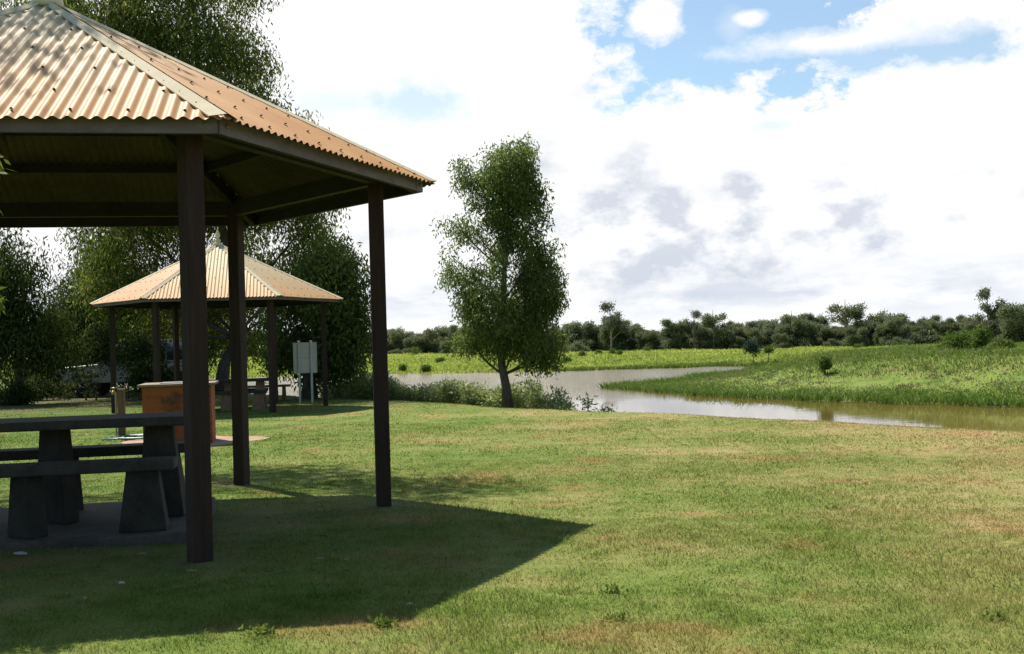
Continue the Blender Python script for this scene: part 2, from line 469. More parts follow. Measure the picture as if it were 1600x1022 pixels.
bx, by, bh, bw, bt = [], [], [], [], []
for y0, y1, dens, hh, ww in ((2.9, 5.2, 9500, .020, .0032), (5.2, 8, 6300, .019, .0042), (8, 13, 2700, .018, .006), (13, 20, 800, .020, .010), (20, 36, 220, .016, .016)):
    xa, xb = -.50 * y1 - 3.0, .50 * y1 + 3.0
    n = int((xb - xa) * (y1 - y0) * dens)
    x = rng.uniform(xa, xb, n); y = rng.uniform(y0, y1, n)
    k = ((abs(x) < .50 * y + .7) | ((abs(x) < .50 * y + 2.9) & (rng.random(n) < .6))) & (bank_d(x, y) < .9) & ~in_rect(x, y, *SLAB) & ~(in_rect(x, y, *PAD) & (rng.random(n) < .93))
    dist = np.hypot((x + 3.6) / 1.9, (y - 8.05) / 1.25)
    k &= rng.random(n) < np.clip(.25 + (dist - .8) * 1.6, .12, 1)
    for px_, py_ in POSTS: k &= rng.random(n) < np.clip((np.hypot(x - px_, y - py_) - .10) / .28, .06, 1)
    x, y = x[k], y[k]
    clump = .5 + .5 * np.sin(x * 5.1 + 2 * np.sin(y * 3.7)) * np.sin(y * 4.3 + 2 * np.sin(x * 2.9))
    clump2 = .5 + .5 * np.sin(x * 1.3 + 1.7 * np.sin(y * .9)) * np.sin(y * 1.1 + 2 * np.sin(x * .7))
    tuft = .5 + .5 * np.sin(x * 11.3 + 2.2 * np.sin(y * 6.1)) * np.sin(y * 9.7 + 2.4 * np.sin(x * 5.3))
    h = hh * (.40 + .40 * clump + .5 * clump2 ** 2 + .75 * tuft ** 3) * rng.lognormal(0, .33, len(x))
    bx.append(x); by.append(y); bh.append(h); bw.append(np.full(len(x), ww) * rng.uniform(.6, 1.3, len(x)))
    bt.append(np.clip(.25 + .25 * clump + rng.normal(0, .24, len(x)), 0, 1))
bx, by, bh, bw, bt = map(np.concatenate, (bx, by, bh, bw, bt))
v, q, tr_, ti = blades(bx, by, ground(bx, by) - .004, bh, bw, rng.uniform(.4, 1.5, len(bx)), bt)
tag(np_mesh('lawn_grass', v, q, tr_, ti, LAWN_BLADE), 'short mown patchy green and straw coloured lawn grass', 'grass', None, 'stuff')

# far bank tall grass on the spit
n = 300000
x = rng.uniform(4, 62, n); y = rng.uniform(28, 118, n); sd = far_sd(x, y)
big = .5 + .5 * np.sin(x * .8 + 1.5 * np.sin(y * .41)) * np.sin(y * .63 + 1.2 * np.sin(x * .57)); big = .6 * big + .4 * (.5 + .5 * np.sin(x * 2.3 + 2 * np.sin(y * 1.1)) * np.sin(y * 1.9 + x))
k = (sd > -.3) & (rng.random(n) < np.where(sd < 16, 1, .5)) & (x < .56 * y + 3)
x, y, sd, big = x[k], y[k], sd[k], big[k]
low = np.exp(-((sd - 5.2) / 1.6) ** 2) * S((x - 12) / 6)          # worn dry strip along the bank
h = (.12 + .36 * big ** 1.5) * (.5 + .5 * S((x - 9) / 14)) * rng.lognormal(0, .3, len(x)) * (1 - .65 * low) + .35 * np.exp(-(sd / 2.2) ** 2) * (.55 + .45 * S((26 - x) / 14))
tint = np.clip(.30 + .30 * S((sd - 2) / 6) * (1 - S((sd - 22) / 10)) * (.4 + .6 * (1 - big)) + .68 * low + .22 * (big - .5) + rng.normal(0, .14, len(x)), 0, 1)
tint = np.where(sd < 2.5, tint * .6, tint)
v, q, tr_, ti = blades(x, y, ground(x, y) - .03, h, rng.uniform(.025, .06, len(x)), rng.uniform(.4, 1.5, len(x)), tint)
tag(np_mesh('bank_grass', v, q, tr_, ti, M['bankgrass']), 'tall rough green grass covering the spit across the water', 'grass', None, 'stuff')
# soft leafy herbs and low scrub mixed into the spit's grass
n = 9500
x = rng.uniform(4, 62, n); y = rng.uniform(28, 112, n); sd = far_sd(x, y)
k = (sd > .05) & (x < .56 * y + 3) & (rng.random(n) < np.where(sd < 3.2, 1, np.where(sd < 8, .35, .5)))
x, y, sd = x[k], y[k], sd[k]
rh = rng.uniform(.12, .34, len(x)) + .34 * (rng.random(len(x)) < .12)
tc = np.where(sd < 3.2, .22, np.clip(.36 + .55 * np.exp(-((sd - 5.5) / 1.8) ** 2), 0, .9)) + rng.normal(0, .06, len(x))
m_ = 60; nn = len(x) * m_
c = np.stack([np.repeat(x, m_), np.repeat(y, m_), np.repeat(ground(x, y), m_)], -1)
R_ = np.repeat(rh, m_); off = unit(rng.normal(0, 1, (nn, 3))) * (rng.random((nn, 1)) ** .4) * R_[:, None] * np.array([1.9, 1.9, 1.0]); off[:, 2] = np.abs(off[:, 2])
c = c + off + np.array([0, 0, .02])
v, q, t_ = leaf_geo(c, 1, .01, .10, .040, -.4, np.repeat(tc, m_), rng)
tag(np_mesh('bank_herbs', v, q, None, t_, M['bankgrass']), 'low leafy herbs and scrub mixed into the grass of the spit', 'ground cover', None, 'stuff')
# far meadow
n = 280000
y = 98 + 200 * rng.random(n) ** 1.6; x = rng.uniform(-.5, .58, n) * y; sd = far_sd(x, y)
k = (sd > .3)
x, y, sd = x[k], y[k], sd[k]
cl = .5 + .5 * np.sin(x * .21 + 1.5 * np.sin(y * .13)) * np.sin(y * .19 + 1.2 * np.sin(x * .17))
h = (.14 + .24 * cl) * rng.lognormal(0, .3, len(x)); 
tint = np.clip(.42 + .35 * S((sd - 30) / 60) * rng.random(len(x)) - .25 * (cl > .75) + rng.normal(0, .16, len(x)), 0, 1)
v, q, tr_, ti = blades(x, y, ground(x, y) - .03, h, rng.uniform(.08, .2, len(x)), rng.uniform(.3, 1.2, len(x)), tint)
tag(np_mesh('meadow_grass', v, q, tr_, ti, M['fieldgrass']), 'bright yellow green grass of the far river flat', 'grass', None, 'stuff')


# ------------------------------------------------------------------ trees and shrubs
def blob_points(b, rg):
    cx, cy, cz, rx, ry, rz, n = b
    u = unit(rg.normal(0, 1, (n, 3))) * (rg.random((n, 1)) ** (1 / 2.6))
    return np.array([cx, cy, cz]) + u * np.array([rx, ry, rz])


def curve(a, b, rg, sag=.12, n=5):
    a, b = np.array(a, float), np.array(b, float)
    t = np.linspace(0, 1, n)[:, None]
    L = np.linalg.norm(b - a)
    k = rg.normal(0, sag * L * .5, 3); k[2] = abs(k[2]) * .3 - .35 * sag * L
    return a + (b - a) * t + np.sin(t * math.pi) * k


def tree(name, label, cat, base, trunk, tr, blobs, leaf, mat, bark, seed, group=None, twigs=.35, trunk_from=.3, wood='trunk', nside=9):
    """trunk: polyline relative to the base; blobs relative to the base; leaf = (per cluster, spread, length, width, droop, strand)"""
    rg = np.random.default_rng(seed)
    root = empty(name, base)
    if label: tag(root, label, cat, group)
    b = MB(); trunk = np.array(trunk, float)
    nT = len(trunk)
    rad = np.linspace(1, .22, nT) * tr; rad[0] *= 1.35
    b.tube(trunk, list(rad), nside)
    V, Q, T = [], [], []; off = 0
    m, spread, L, W, droop, strand = leaf
    H = trunk[-1][2]
    for bl in blobs:
        cl = blob_points(bl, rg)
        c0 = np.array(bl[:3])
        hz = np.clip(c0[2] - .45 * np.hypot(c0[0], c0[1]) - .25 * bl[5] - .1 * H, trunk_from * H, H)
        j = np.interp(hz, trunk[:, 2], np.arange(nT)); j0 = int(min(j, nT - 2)); st = trunk[j0] + (trunk[j0 + 1] - trunk[j0]) * (j - j0)
        r0 = tr * .32 * (1 - .55 * hz / H)
        lim = curve(st, c0, rg, .16, 6)
        b.tube(lim, list(np.linspace(r0, r0 * .35, 6)), 6)
        for q_ in cl[: max(2, int(len(cl) * twigs))]:
            w = lim[rg.integers(2, 6)]
            b.tube(curve(w, q_, rg, .2, 4), [r0 * .3, r0 * .22, r0 * .14, r0 * .06], 4, 0, False)
        tc = rg.normal(.45, .16, len(cl))
        v, k, tt = leaf_geo(cl, m, spread, L, W, droop, tc, rg, strand)
        V.append(v); Q.append(k + off); T.append(tt); off += len(v)
    b.build(wood, bark, root)
    np_mesh('crown', np.concatenate(V), np.concatenate(Q), None, np.concatenate(T), mat, root)
    return root


def pxblobs(base, Yd, specs, dens, seed, depth=1.2):
    """blob list from (u, v, ru, rv, density, dy) at distance Yd, relative to the base"""
    rg = np.random.default_rng(seed); out = []
    for u, v, ru, rv, k, dy in specs:
        c = P(u, v, Yd + dy) - np.array(base); s = (Yd + dy) / FPX
        rx, rz = ru * s, rv * s; ry = depth * .5 * (rx + min(rz, rx * 1.3))
        out.append((c[0], c[1], c[2], rx, ry, rz, max(3, int(dens * k * (rx * ry * rz) ** .72))))
    return out


# the lone river gum
bY = 26.6; b0 = P(794, 634, bY); b0[2] = g(b0[0], b0[1]) - .05
specs = [(797, 262, 40, 46, 1.2, 0), (775, 300, 38, 50, 1.0, .5), (822, 305, 30, 55, 1.0, -.3), (720, 268, 24, 26, .6, .2), (710, 350, 20, 22, .5, -.2),
         (736, 352, 22, 28, .55, .3), (722, 430, 30, 40, .6, .2), (745, 470, 28, 40, .7, -.4), (785, 385, 40, 40, .5, .6), (800, 345, 44, 34, .6, .2), (828, 400, 28, 55, 1.1, .0), (862, 405, 18, 40, .8, .2),
         (852, 470, 28, 50, 1.5, -.2), (850, 535, 28, 34, 1.6, .2), (800, 470, 40, 45, .6, .8), (736, 525, 26, 24, .8, 0), (775, 530, 40, 24, .9, .3),
         (815, 520, 36, 36, 1.0, -.5), (842, 562, 22, 16, 1.0, .1), (765, 420, 30, 40, .32, -.6), (755, 480, 34, 40, .45, .3), (835, 450, 30, 50, .9, .3), (780, 500, 44, 36, .7, -.5), (705, 400, 14, 30, .4, 0), (846, 330, 12, 30, .5, 0), (806, 228, 24, 14, .6, .2)]
tk = [P(u, v, bY) - b0 for u, v in ((794, 640), (791, 605), (784, 570), (783, 530), (786, 480), (788, 430), (790, 380), (793, 330), (796, 280))]
tree('gum_tree', 'lone tall slender gum tree standing on the lawn edge by the river', 'tree', b0, tk, .122, pxblobs(b0, bY, specs, 88, 3), (104, .15, .12, .034, 1.3, .12),
     M['leaf_hero'], M['bark'], 11, None, .5, .16)

# big drooping tree behind the second shelter
bY = 38; b1 = np.array([*P(345, 610, bY)[:2], 0]); b1[2] = g(*b1[:2]) - .1
specs = [(330, 120, 100, 110, 1, 0), (405, 190, 55, 55, 1, -.5), (462, 178, 30, 26, .7, 0), (250, 60, 110, 90, 1, 0), (360, 60, 40, 40, .7, .5), (150, 40, 110, 80, 1, 0), (60, 20, 80, 60, .9, 1),
         (310, 300, 130, 90, 1.1, 1), (430, 280, 80, 70, 1, 0), (495, 330, 40, 80, 1, 0), (480, 400, 55, 60, 1, .5), (200, 340, 80, 80, 1, 0), (180, 450, 60, 60, .9, 0), (390, 430, 80, 60, 1, 1.5),
         (300, 470, 60, 50, 1, 1), (410, 500, 40, 40, .8, 1), (240, 510, 60, 40, .8, 1), (340, -70, 110, 70, .9, 0), (200, -80, 110, 70, .9, 1), (360, 530, 40, 24, .5, 1), (165, 395, 36, 50, .8, 1)]
tk = [P(u, v, bY + dv) - b1 for u, v, dv in ((345, 625, 0), (350, 570, 0), (368, 520, .2), (360, 440, .3), (345, 340, .3), (325, 230, .3), (310, 110, .3), (300, 0, .3))]
tree('wattle_tree', 'huge dark drooping tree rising behind the second shelter roof', 'tree', b1, tk, .24, pxblobs(b1, bY, specs, 22, 5), (100, .33, .19, .050, 1.8, .36),
     M['leaf_big'], M['bark'], 12, None, .25, .15)

# dense bushy tree beside the sign
bY = 32; b2 = np.array([*P(482, 622, bY)[:2], 0]); b2[2] = g(*b2[:2]) - .05
specs = [(530, 500, 45, 55, 1.3, 0), (545, 440, 32, 50, 1.3, .4), (500, 450, 45, 50, 1.2, 0), (540, 560, 36, 30, 1.3, -.3), (470, 540, 36, 40, 1.3, 0), (505, 550, 45, 40, 1.2, .6), (450, 470, 34, 36, 1, 0), (520, 400, 36, 40, 1, .8), (556, 520, 20, 50, 1, 0), (440, 540, 18, 26, .7, -.4)]
tk = [P(u, v, bY) - b2 for u, v in ((482, 628), (484, 590), (490, 540), (500, 480), (515, 420))]
tree('bushy_tree', 'dense bushy dark tree right beside the grey sign board', 'tree', b2, tk, .22, pxblobs(b2, bY, specs, 55, 6), (66, .25, .19, .055, 1.4, .2),
     M['leaf_dense'], M['bark'], 13, None, .25, .2)
# low yellow-green foliage between the posts
bY = 33.5; b3 = np.array([*P(432, 600, bY)[:2], 0]); b3[2] = g(*b3[:2])
specs = [(428, 560, 18, 22, 1.2, 0), (445, 545, 16, 24, 1, .3), (420, 580, 14, 14, 1, 0), (524, 470, 26, 24, 1.2, -2.5), (548, 478, 20, 20, 1.2, -2.4)]
tk = [P(u, v, bY) - b3 for u, v in ((432, 615), (431, 595), (434, 560))]
tree('young_tree', 'small yellow green sapling seen between the second shelter posts', 'tree', b3, tk, .05, pxblobs(b3, bY, specs[:3], 90, 8), (30, .15, .14, .04, 1.0, .1), M['leaf_lime'], M['bark'], 14, None, .3, .2, nside=6)

# left hand group
LEFT = [(28, 40, 33, [(20, 450, 46, 50, .8, 0), (10, 520, 60, 60, 1, 0), (60, 500, 50, 50, 1, .4), (-30, 430, 60, 80, 1, 0), (50, 385, 26, 34, .22, 0), (12, 370, 34, 22, .5, .3), (90, 540, 40, 40, .8, .2)],
         'drooping dark tree at the far left under the first shelter roof', .14),
        (135, 36, 42, [(150, 470, 60, 70, 1.1, 0), (120, 520, 60, 60, 1.1, 0), (170, 540, 50, 50, 1, .5), (156, 415, 34, 50, 1, 0), (100, 490, 34, 30, .8, 0), (200, 470, 60, 60, 1, 1), (110, 585, 40, 26, .9, .5)],
         'dark rounded tree left of the second shelter roof', .15),
        (255, 55, 44, [(240, 480, 70, 70, 1, 0), (290, 520, 60, 50, 1, 0), (210, 540, 50, 50, 1, 0), (320, 470, 60, 70, 1, 1), (255, 560, 50, 34, 1, .5)],
         'dark tree hidden beyond the second shelter posts', .16)]
for i, (u0, dv, Yd, sp, lab, tr0) in enumerate(LEFT):
    bb = np.array([*P(u0, 610, Yd)[:2], 0]); bb[2] = g(*bb[:2]) - .05
    top = P(sp[0][0], sp[0][1] - 10, Yd) - bb
    tk = [(0, 0, 0), (.05, 0, top[2] * .3), (top[0] * .4, .1, top[2] * .6), tuple(top)]
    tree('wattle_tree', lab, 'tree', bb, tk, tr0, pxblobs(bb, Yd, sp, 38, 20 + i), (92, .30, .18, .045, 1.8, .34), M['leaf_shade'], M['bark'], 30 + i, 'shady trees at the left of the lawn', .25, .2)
# tree off the frame at the left whose crown shades the first shelter's roof and the lawn
bb = np.array([-9.2, 13.4, 0]); bb[2] = g(-9.2, 13.4) - .05
bl = [(2.4, 3.3, 9.5, .8, .8, .5, 22), (3.3, 2.6, 9.4, .9, .8, .5, 26), (4.5, 1.7, 9.5, .9, .8, .4, 20), (2.9, -2.2, 9.8, 1.0, .9, .6, 34), (2.2, -1.2, 9.6, .9, .9, .7, 26), (.8, .3, 10.0, 1.9, 1.9, 1.5, 90), (-1.0, 0, 9.4, 2.2, 2.2, 1.8, 60)]
tree('wattle_tree', 'tall tree just outside the photograph at the left whose shade dapples the shelter', 'tree', bb, [(0, 0, 0), (.2, 0, 3), (.5, .1, 6), (.9, .1, 9.4)], .2, bl, (40, .30, .32, .05, 2, .25), M['leaf_big'], M['bark'], 41, 'shady trees at the left of the lawn', .25, .5)
# sprig of young leaves reaching in at the left edge of the frame
bY = 5.3; bs = np.array([-2.98, 5.5, 0]); bs[2] = g(-2.98, 5.5)
bl = [(P(-24, 238, bY)[0] + 2.98, -.2, P(-24, 238, bY)[2] - bs[2], .05, .10, .10, 13), (P(-26, 470, bY)[0] + 2.98, -.2, P(-26, 470, bY)[2] - bs[2], .06, .1, .07, 10),
      (.1, 0, 1.95, .26, .25, .42, 40), (.12, .05, 1.5, .24, .25, .3, 26)]
tree('sapling', 'yellow green leafy sapling poking in at the left edge of the frame', 'sapling', bs, [(0, 0, 0), (.02, 0, .7), (.06, .02, 1.4), (.1, 0, 2.1)], .022, bl, (12, .035, .075, .017, .7, .02), M['leaf_lime'], M['bark'], 43, None, .6, .3, nside=6)

# low dark shrubs round the parked vehicle
for i, (u, v, Yd, r, lab) in enumerate(((200, 556, 35.2, (46, 20), 'leafy dark shrub hiding the middle of the parked wagon'), (150, 545, 34.8, (40, 16), 'spreading dark shrub over the wagon windscreen'), (232, 566, 35.4, (26, 26), 'upright dark shrub in front of the wagon rear windows'), (40, 584, 46, (60, 22), 'dark bushy shrub far behind the left trees'), (100, 588, 39, (40, 24), 'broad dark shrub left of the wagon bonnet'), (60, 606, 36, (46, 24), 'low dark shrub in the deep shade at the far left'), (222, 590, 34.5, (22, 22), 'small dark shrub in front of the vehicle tail'),
                                        (134, 596, 35.5, (18, 20), 'thin twiggy shrub in front of the vehicle bonnet'), (20, 618, 33, (30, 14), 'low dark shrub beside the leaf litter at the far left edge'),
                                        (262, 600, 35, (26, 20), 'dark shrub behind the brick barbecue'))):
    bb = np.array([*P(u, 620, Yd)[:2], 0]); bb[2] = g(*bb[:2]) - .03; c = P(u, v, Yd) - bb; s = Yd / FPX
    bl = [(0, 0, c[2], r[0] * s, r[0] * s, r[1] * s, 60 if i != 7 else 6), (.2, .1, c[2] * 1.3, r[0] * s * .6, r[0] * s * .6, r[1] * s * .8, 30 if i != 7 else 3)]
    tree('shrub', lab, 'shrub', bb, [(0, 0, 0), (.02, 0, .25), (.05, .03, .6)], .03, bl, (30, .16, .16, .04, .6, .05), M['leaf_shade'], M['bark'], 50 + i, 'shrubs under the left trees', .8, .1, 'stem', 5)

# ---- treeline across the river: five kinds, then copies
PROTO = []
for i in range(6):
    rg = np.random.default_rng(100 + i)
    open_ = i in (3, 4)
    H = (6.2, 5.6, 6.8, 8.8, 8.2, 3.6)[i]; wd = (4.2, 4.6, 3.6, 3.4, 3.9, 4.0)[i]
    bl = []
    # several forked limbs, each carrying a handful of flat uneven leaf pads
    for q_ in range((6, 7, 6, 6, 6, 5)[i]):
        a = q_ * 2.4 + rg.uniform(-.5, .5); f_ = rg.uniform(.25, 1.0); zt = H * (rg.uniform(.55, .98) if open_ else rg.uniform(.30, .96)) * (1 - .22 * f_)
        for k in range(int(rg.integers(2, 4)) if open_ else int(rg.integers(3, 6))):
            rr = wd * .72 * f_ + rg.normal(0, .35); an = a + rg.normal(0, .3)
            r_ = wd * (rg.uniform(.10, .20) if open_ else rg.uniform(.14, .27))
            bl.append((rr * math.cos(an), rr * math.sin(an), zt + rg.normal(0, .09 * H), r_, r_, r_ * (rg.uniform(.6, 1.0) if open_ else rg.uniform(.35, .65)), int(rg.integers(6, 11) if open_ else rg.integers(9, 16))))
    if not open_:
        for k in range(7):
            a = rg.uniform(0, 6.28); rr = wd * rg.uniform(.1, .7); bl.append((rr * math.cos(a), rr * math.sin(a), H * rg.uniform(.10, .34), wd * .24, wd * .24, H * .10, 13))
    tr_pts = [(0, 0, 0), (.1, .05, H * .3), (-.1, 0, H * .6), (.05, 0, H * .9)]
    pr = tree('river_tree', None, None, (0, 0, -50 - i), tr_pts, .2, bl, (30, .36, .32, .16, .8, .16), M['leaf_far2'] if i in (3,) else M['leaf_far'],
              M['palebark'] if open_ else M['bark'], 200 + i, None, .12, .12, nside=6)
    PROTO.append(pr)
SPOT = [  # u, v of the base line, distance, kind, scale, label
    (955, 541, 205, 3, 1.0, 'taller tree with a thin forked top above the bank right of the lone gum'),
    (1085, 535, 200, 3, .78, 'thin broken topped tree above the distant treeline near its middle left'),
    (1115, 535, 198, 4, .86, 'open crowned tree with sparse clumps above the middle of the distant treeline'),
    (1238, 533, 195, 4, .80, 'wispy open tree with pale limbs over the middle of the distant treeline'),
    (1322, 532, 190, 4, .98, 'wide airy tree crown standing above the distant treeline'),
    (1392, 531, 188, 0, .92, 'dark round topped tree overtopping the right part of the distant treeline'),
    (1545, 529, 172, 3, .96, 'tall slender pale trunked tree above the treeline near the right edge'),
    (1603, 527, 165, 0, 1.02, 'dark tree cut by the right edge above the far bank')]
rg = np.random.default_rng(77)
k_used = [False] * 6


def place(kind, x, y, sc_, rz, label, group):
    src = PROTO[kind]
    o = src if not k_used[kind] else copy_tree(src)
    k_used[kind] = True
    o.location = (x, y, g(x, y) - .1); o.rotation_euler = (0, 0, rz)
    o.scale = (sc_ * rg.uniform(.9, 1.1), sc_ * rg.uniform(.9, 1.1), sc_)
    tag(o, label, 'tree', group)
    return o


GT = 'trees of the distant line across the river'
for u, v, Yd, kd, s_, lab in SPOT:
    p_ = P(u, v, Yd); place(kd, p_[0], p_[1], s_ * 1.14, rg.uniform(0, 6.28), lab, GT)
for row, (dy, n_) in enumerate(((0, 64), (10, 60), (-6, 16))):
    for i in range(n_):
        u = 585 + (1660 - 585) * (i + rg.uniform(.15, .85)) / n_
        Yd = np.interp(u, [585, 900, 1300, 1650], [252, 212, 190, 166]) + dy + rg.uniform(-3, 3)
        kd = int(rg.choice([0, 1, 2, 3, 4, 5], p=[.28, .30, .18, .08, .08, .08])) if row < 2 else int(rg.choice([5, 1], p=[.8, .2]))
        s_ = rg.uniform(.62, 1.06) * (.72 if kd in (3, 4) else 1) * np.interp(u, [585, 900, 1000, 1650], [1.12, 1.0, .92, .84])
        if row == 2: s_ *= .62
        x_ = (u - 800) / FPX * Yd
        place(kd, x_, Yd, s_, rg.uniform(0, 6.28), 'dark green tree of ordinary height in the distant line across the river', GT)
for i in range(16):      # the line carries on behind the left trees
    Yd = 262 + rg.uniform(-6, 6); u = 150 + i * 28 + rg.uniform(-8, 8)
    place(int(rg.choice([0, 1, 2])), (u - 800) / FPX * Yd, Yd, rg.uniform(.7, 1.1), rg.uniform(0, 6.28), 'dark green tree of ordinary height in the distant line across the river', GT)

# ---- shrubs on the far bank
def shrub(u, v, Yd, ru, rv, mat, lab, seed, n=1.0, group=None):
    c = P(u, v, Yd); bb = np.array([c[0], c[1], g(c[0], c[1]) - .05]); s = Yd / FPX
    zt = max(c[2] - bb[2], rv * s * .75); rgs = np.random.default_rng(seed); bl = []
    for k in range(6):
        a = rgs.uniform(0, 6.28); q_ = rgs.uniform(.1, .6)
        bl.append((ru * s * q_ * math.cos(a), ru * s * q_ * math.sin(a), max(.25, zt + rv * s * rgs.uniform(-.5, .45)), ru * s * .5, ru * s * .5, rv * s * .5, int(26 * n)))
    tree('shrub', lab, 'shrub', bb, [(0, 0, 0), (.03, 0, max(.2, zt * .5)), (.06, .02, max(.3, zt))], .05, bl, (20, .16, .20, .075, .4, .05), mat, M['bark'], seed, group, .5, .05, 'stem', 5)


GS = 'shrubs on the far bank'
shrub(1500, 545, 66, 44, 27, M['shrub'], 'large round bright green shrub on the right bank', 301, 1.3, GS)
shrub(1532, 558, 63, 20, 28, M['shrub'], 'slim shrub tucked beside the large round shrub', 302, .5, GS)
shrub(1566, 564, 64, 18, 14, M['shrub'], 'small green shrub right of the slim shrub on the bank', 303, .7, GS)
shrub(1176, 541, 112, 18, 14, M['shrubdark'], 'isolated dark blue green shrub on the bright flat', 304, .8, GS)
shrub(1200, 545, 112, 9, 6, M['shrub'], 'tiny low shrub beside the dark blue green shrub', 305, .3, GS)
shrub(1288, 566, 64, 10, 13, M['shrub'], 'thin small bush on the spit slope', 306, .25, GS)
for i, (u, v, r) in enumerate(((910, 553, 9), (935, 551, 7), (956, 550, 10), (968, 551, 6), (885, 562, 7), (668, 574, 10), (688, 562, 7), (628, 574, 6), (1340, 541, 6), (645, 547, 14), (1010, 546, 6), (1400, 538, 7))):
    Yd = 3.4 * FPX / (v + 6 - (527.8 - (u - 800) * .028)); Yd = min(Yd, 205)
    shrub(u, v, Yd, r, r * .7, M['shrub'], 'small low shrub dotting the bright river flat', 320 + i, .35, 'small shrubs dotting the far flat')

# ---- reeds along the near water edge
def reeds(x, y, hmin, hmax, per, name, label, seed, kind='stuff'):
    rg = np.random.default_rng(seed)
    n = len(x); z = ground(x, y) - .03
    h = rg.uniform(hmin, hmax, n) * np.where(kind == 'stuff', np.where(x > .6, .62, 1.0), 1.0) * (.7 + .3 * np.sin(x * 1.7) * np.sin(x * .63 + 1))
    V, Q, T = [], [], []
    # stems
    v, q, t3, ti_ = blades(x, y, z, h, np.full(n, .012), rg.uniform(.1, .35, n), np.full(n, .35))
    off = len(v)
    nl = n * per
    f = rg.uniform(.2, 1.0, nl) ** .7
    c = np.stack([np.repeat(x, per), np.repeat(y, per), np.repeat(z, per) + np.repeat(h, per) * f], -1)
    c[:, :2] += rg.normal(0, .09, (nl, 2))
    v2, q2, t2 = leaf_geo(c, 1, .03, .15, .034, -.25, rg.normal(.40, .22, nl).clip(0, .94), rg)
    tp = f > .95; t2 = np.where(np.repeat(tp & (rg.random(nl) < .25), 4), 1.0, t2)
    return np_mesh(name, np.concatenate([v, v2]), np.concatenate([q, q2 + off]), t3, np.concatenate([ti_, t2]), M['reed'])


n = 3600
along = rng.uniform(0, 1, n); u_ = 500 + 455 * along
dd = rng.uniform(.7, 3.6, n)
# points along the bank line at bank distance dd, for the viewing column u_
kx = (u_ - 800) / FPX
y_ = (15.2 + dd) / (.81 * kx + .587); x_ = kx * y_
dens = np.where(u_ > 885, .04, np.where(u_ > 800, .42, 1)) * (.62 + .3 * np.sin(u_ * .055) * np.sin(u_ * .021 + 1))
k = rng.random(n) < dens
o = reeds(x_[k], y_[k], .7, 1.2, 44, 'reeds', '', 61); tag(o, 'feathery pale green reeds along the near water edge', 'reeds', None, 'stuff')
for i, (u, dd0, lab) in enumerate(((1045, 2.2, 'sparse feathery water weed just right of the reed bed'), (1142, 2.6, 'sparse tangle of water weed standing alone in the river shallows'))):
    kx = (u - 800) / FPX; y0 = (15.2 + dd0) / (.81 * kx + .587); x0 = kx * y0
    rr = np.random.default_rng(70 + i); m_ = 26
    o = reeds(x0 + rr.normal(0, .28, m_), y0 + rr.normal(0, .2, m_), .5, .85, 16, 'water_weed', '', 80 + i); tag(o, lab, 'water plant', 'lone water weeds')

# ------------------------------------------------------------------ shelters
RE, RISE, HE, RP = 3.0, 1.419, 2.72, 2.53
AP = RE * math.cos(math.pi / 6)
SL = math.hypot(AP, RISE)


def vert(k, r, z): a = math.radians(60 * k); return Vector((r * math.cos(a), r * math.sin(a), z))


def roof_z(r_vertex): return HE + RISE * (1 - r_vertex / RE)


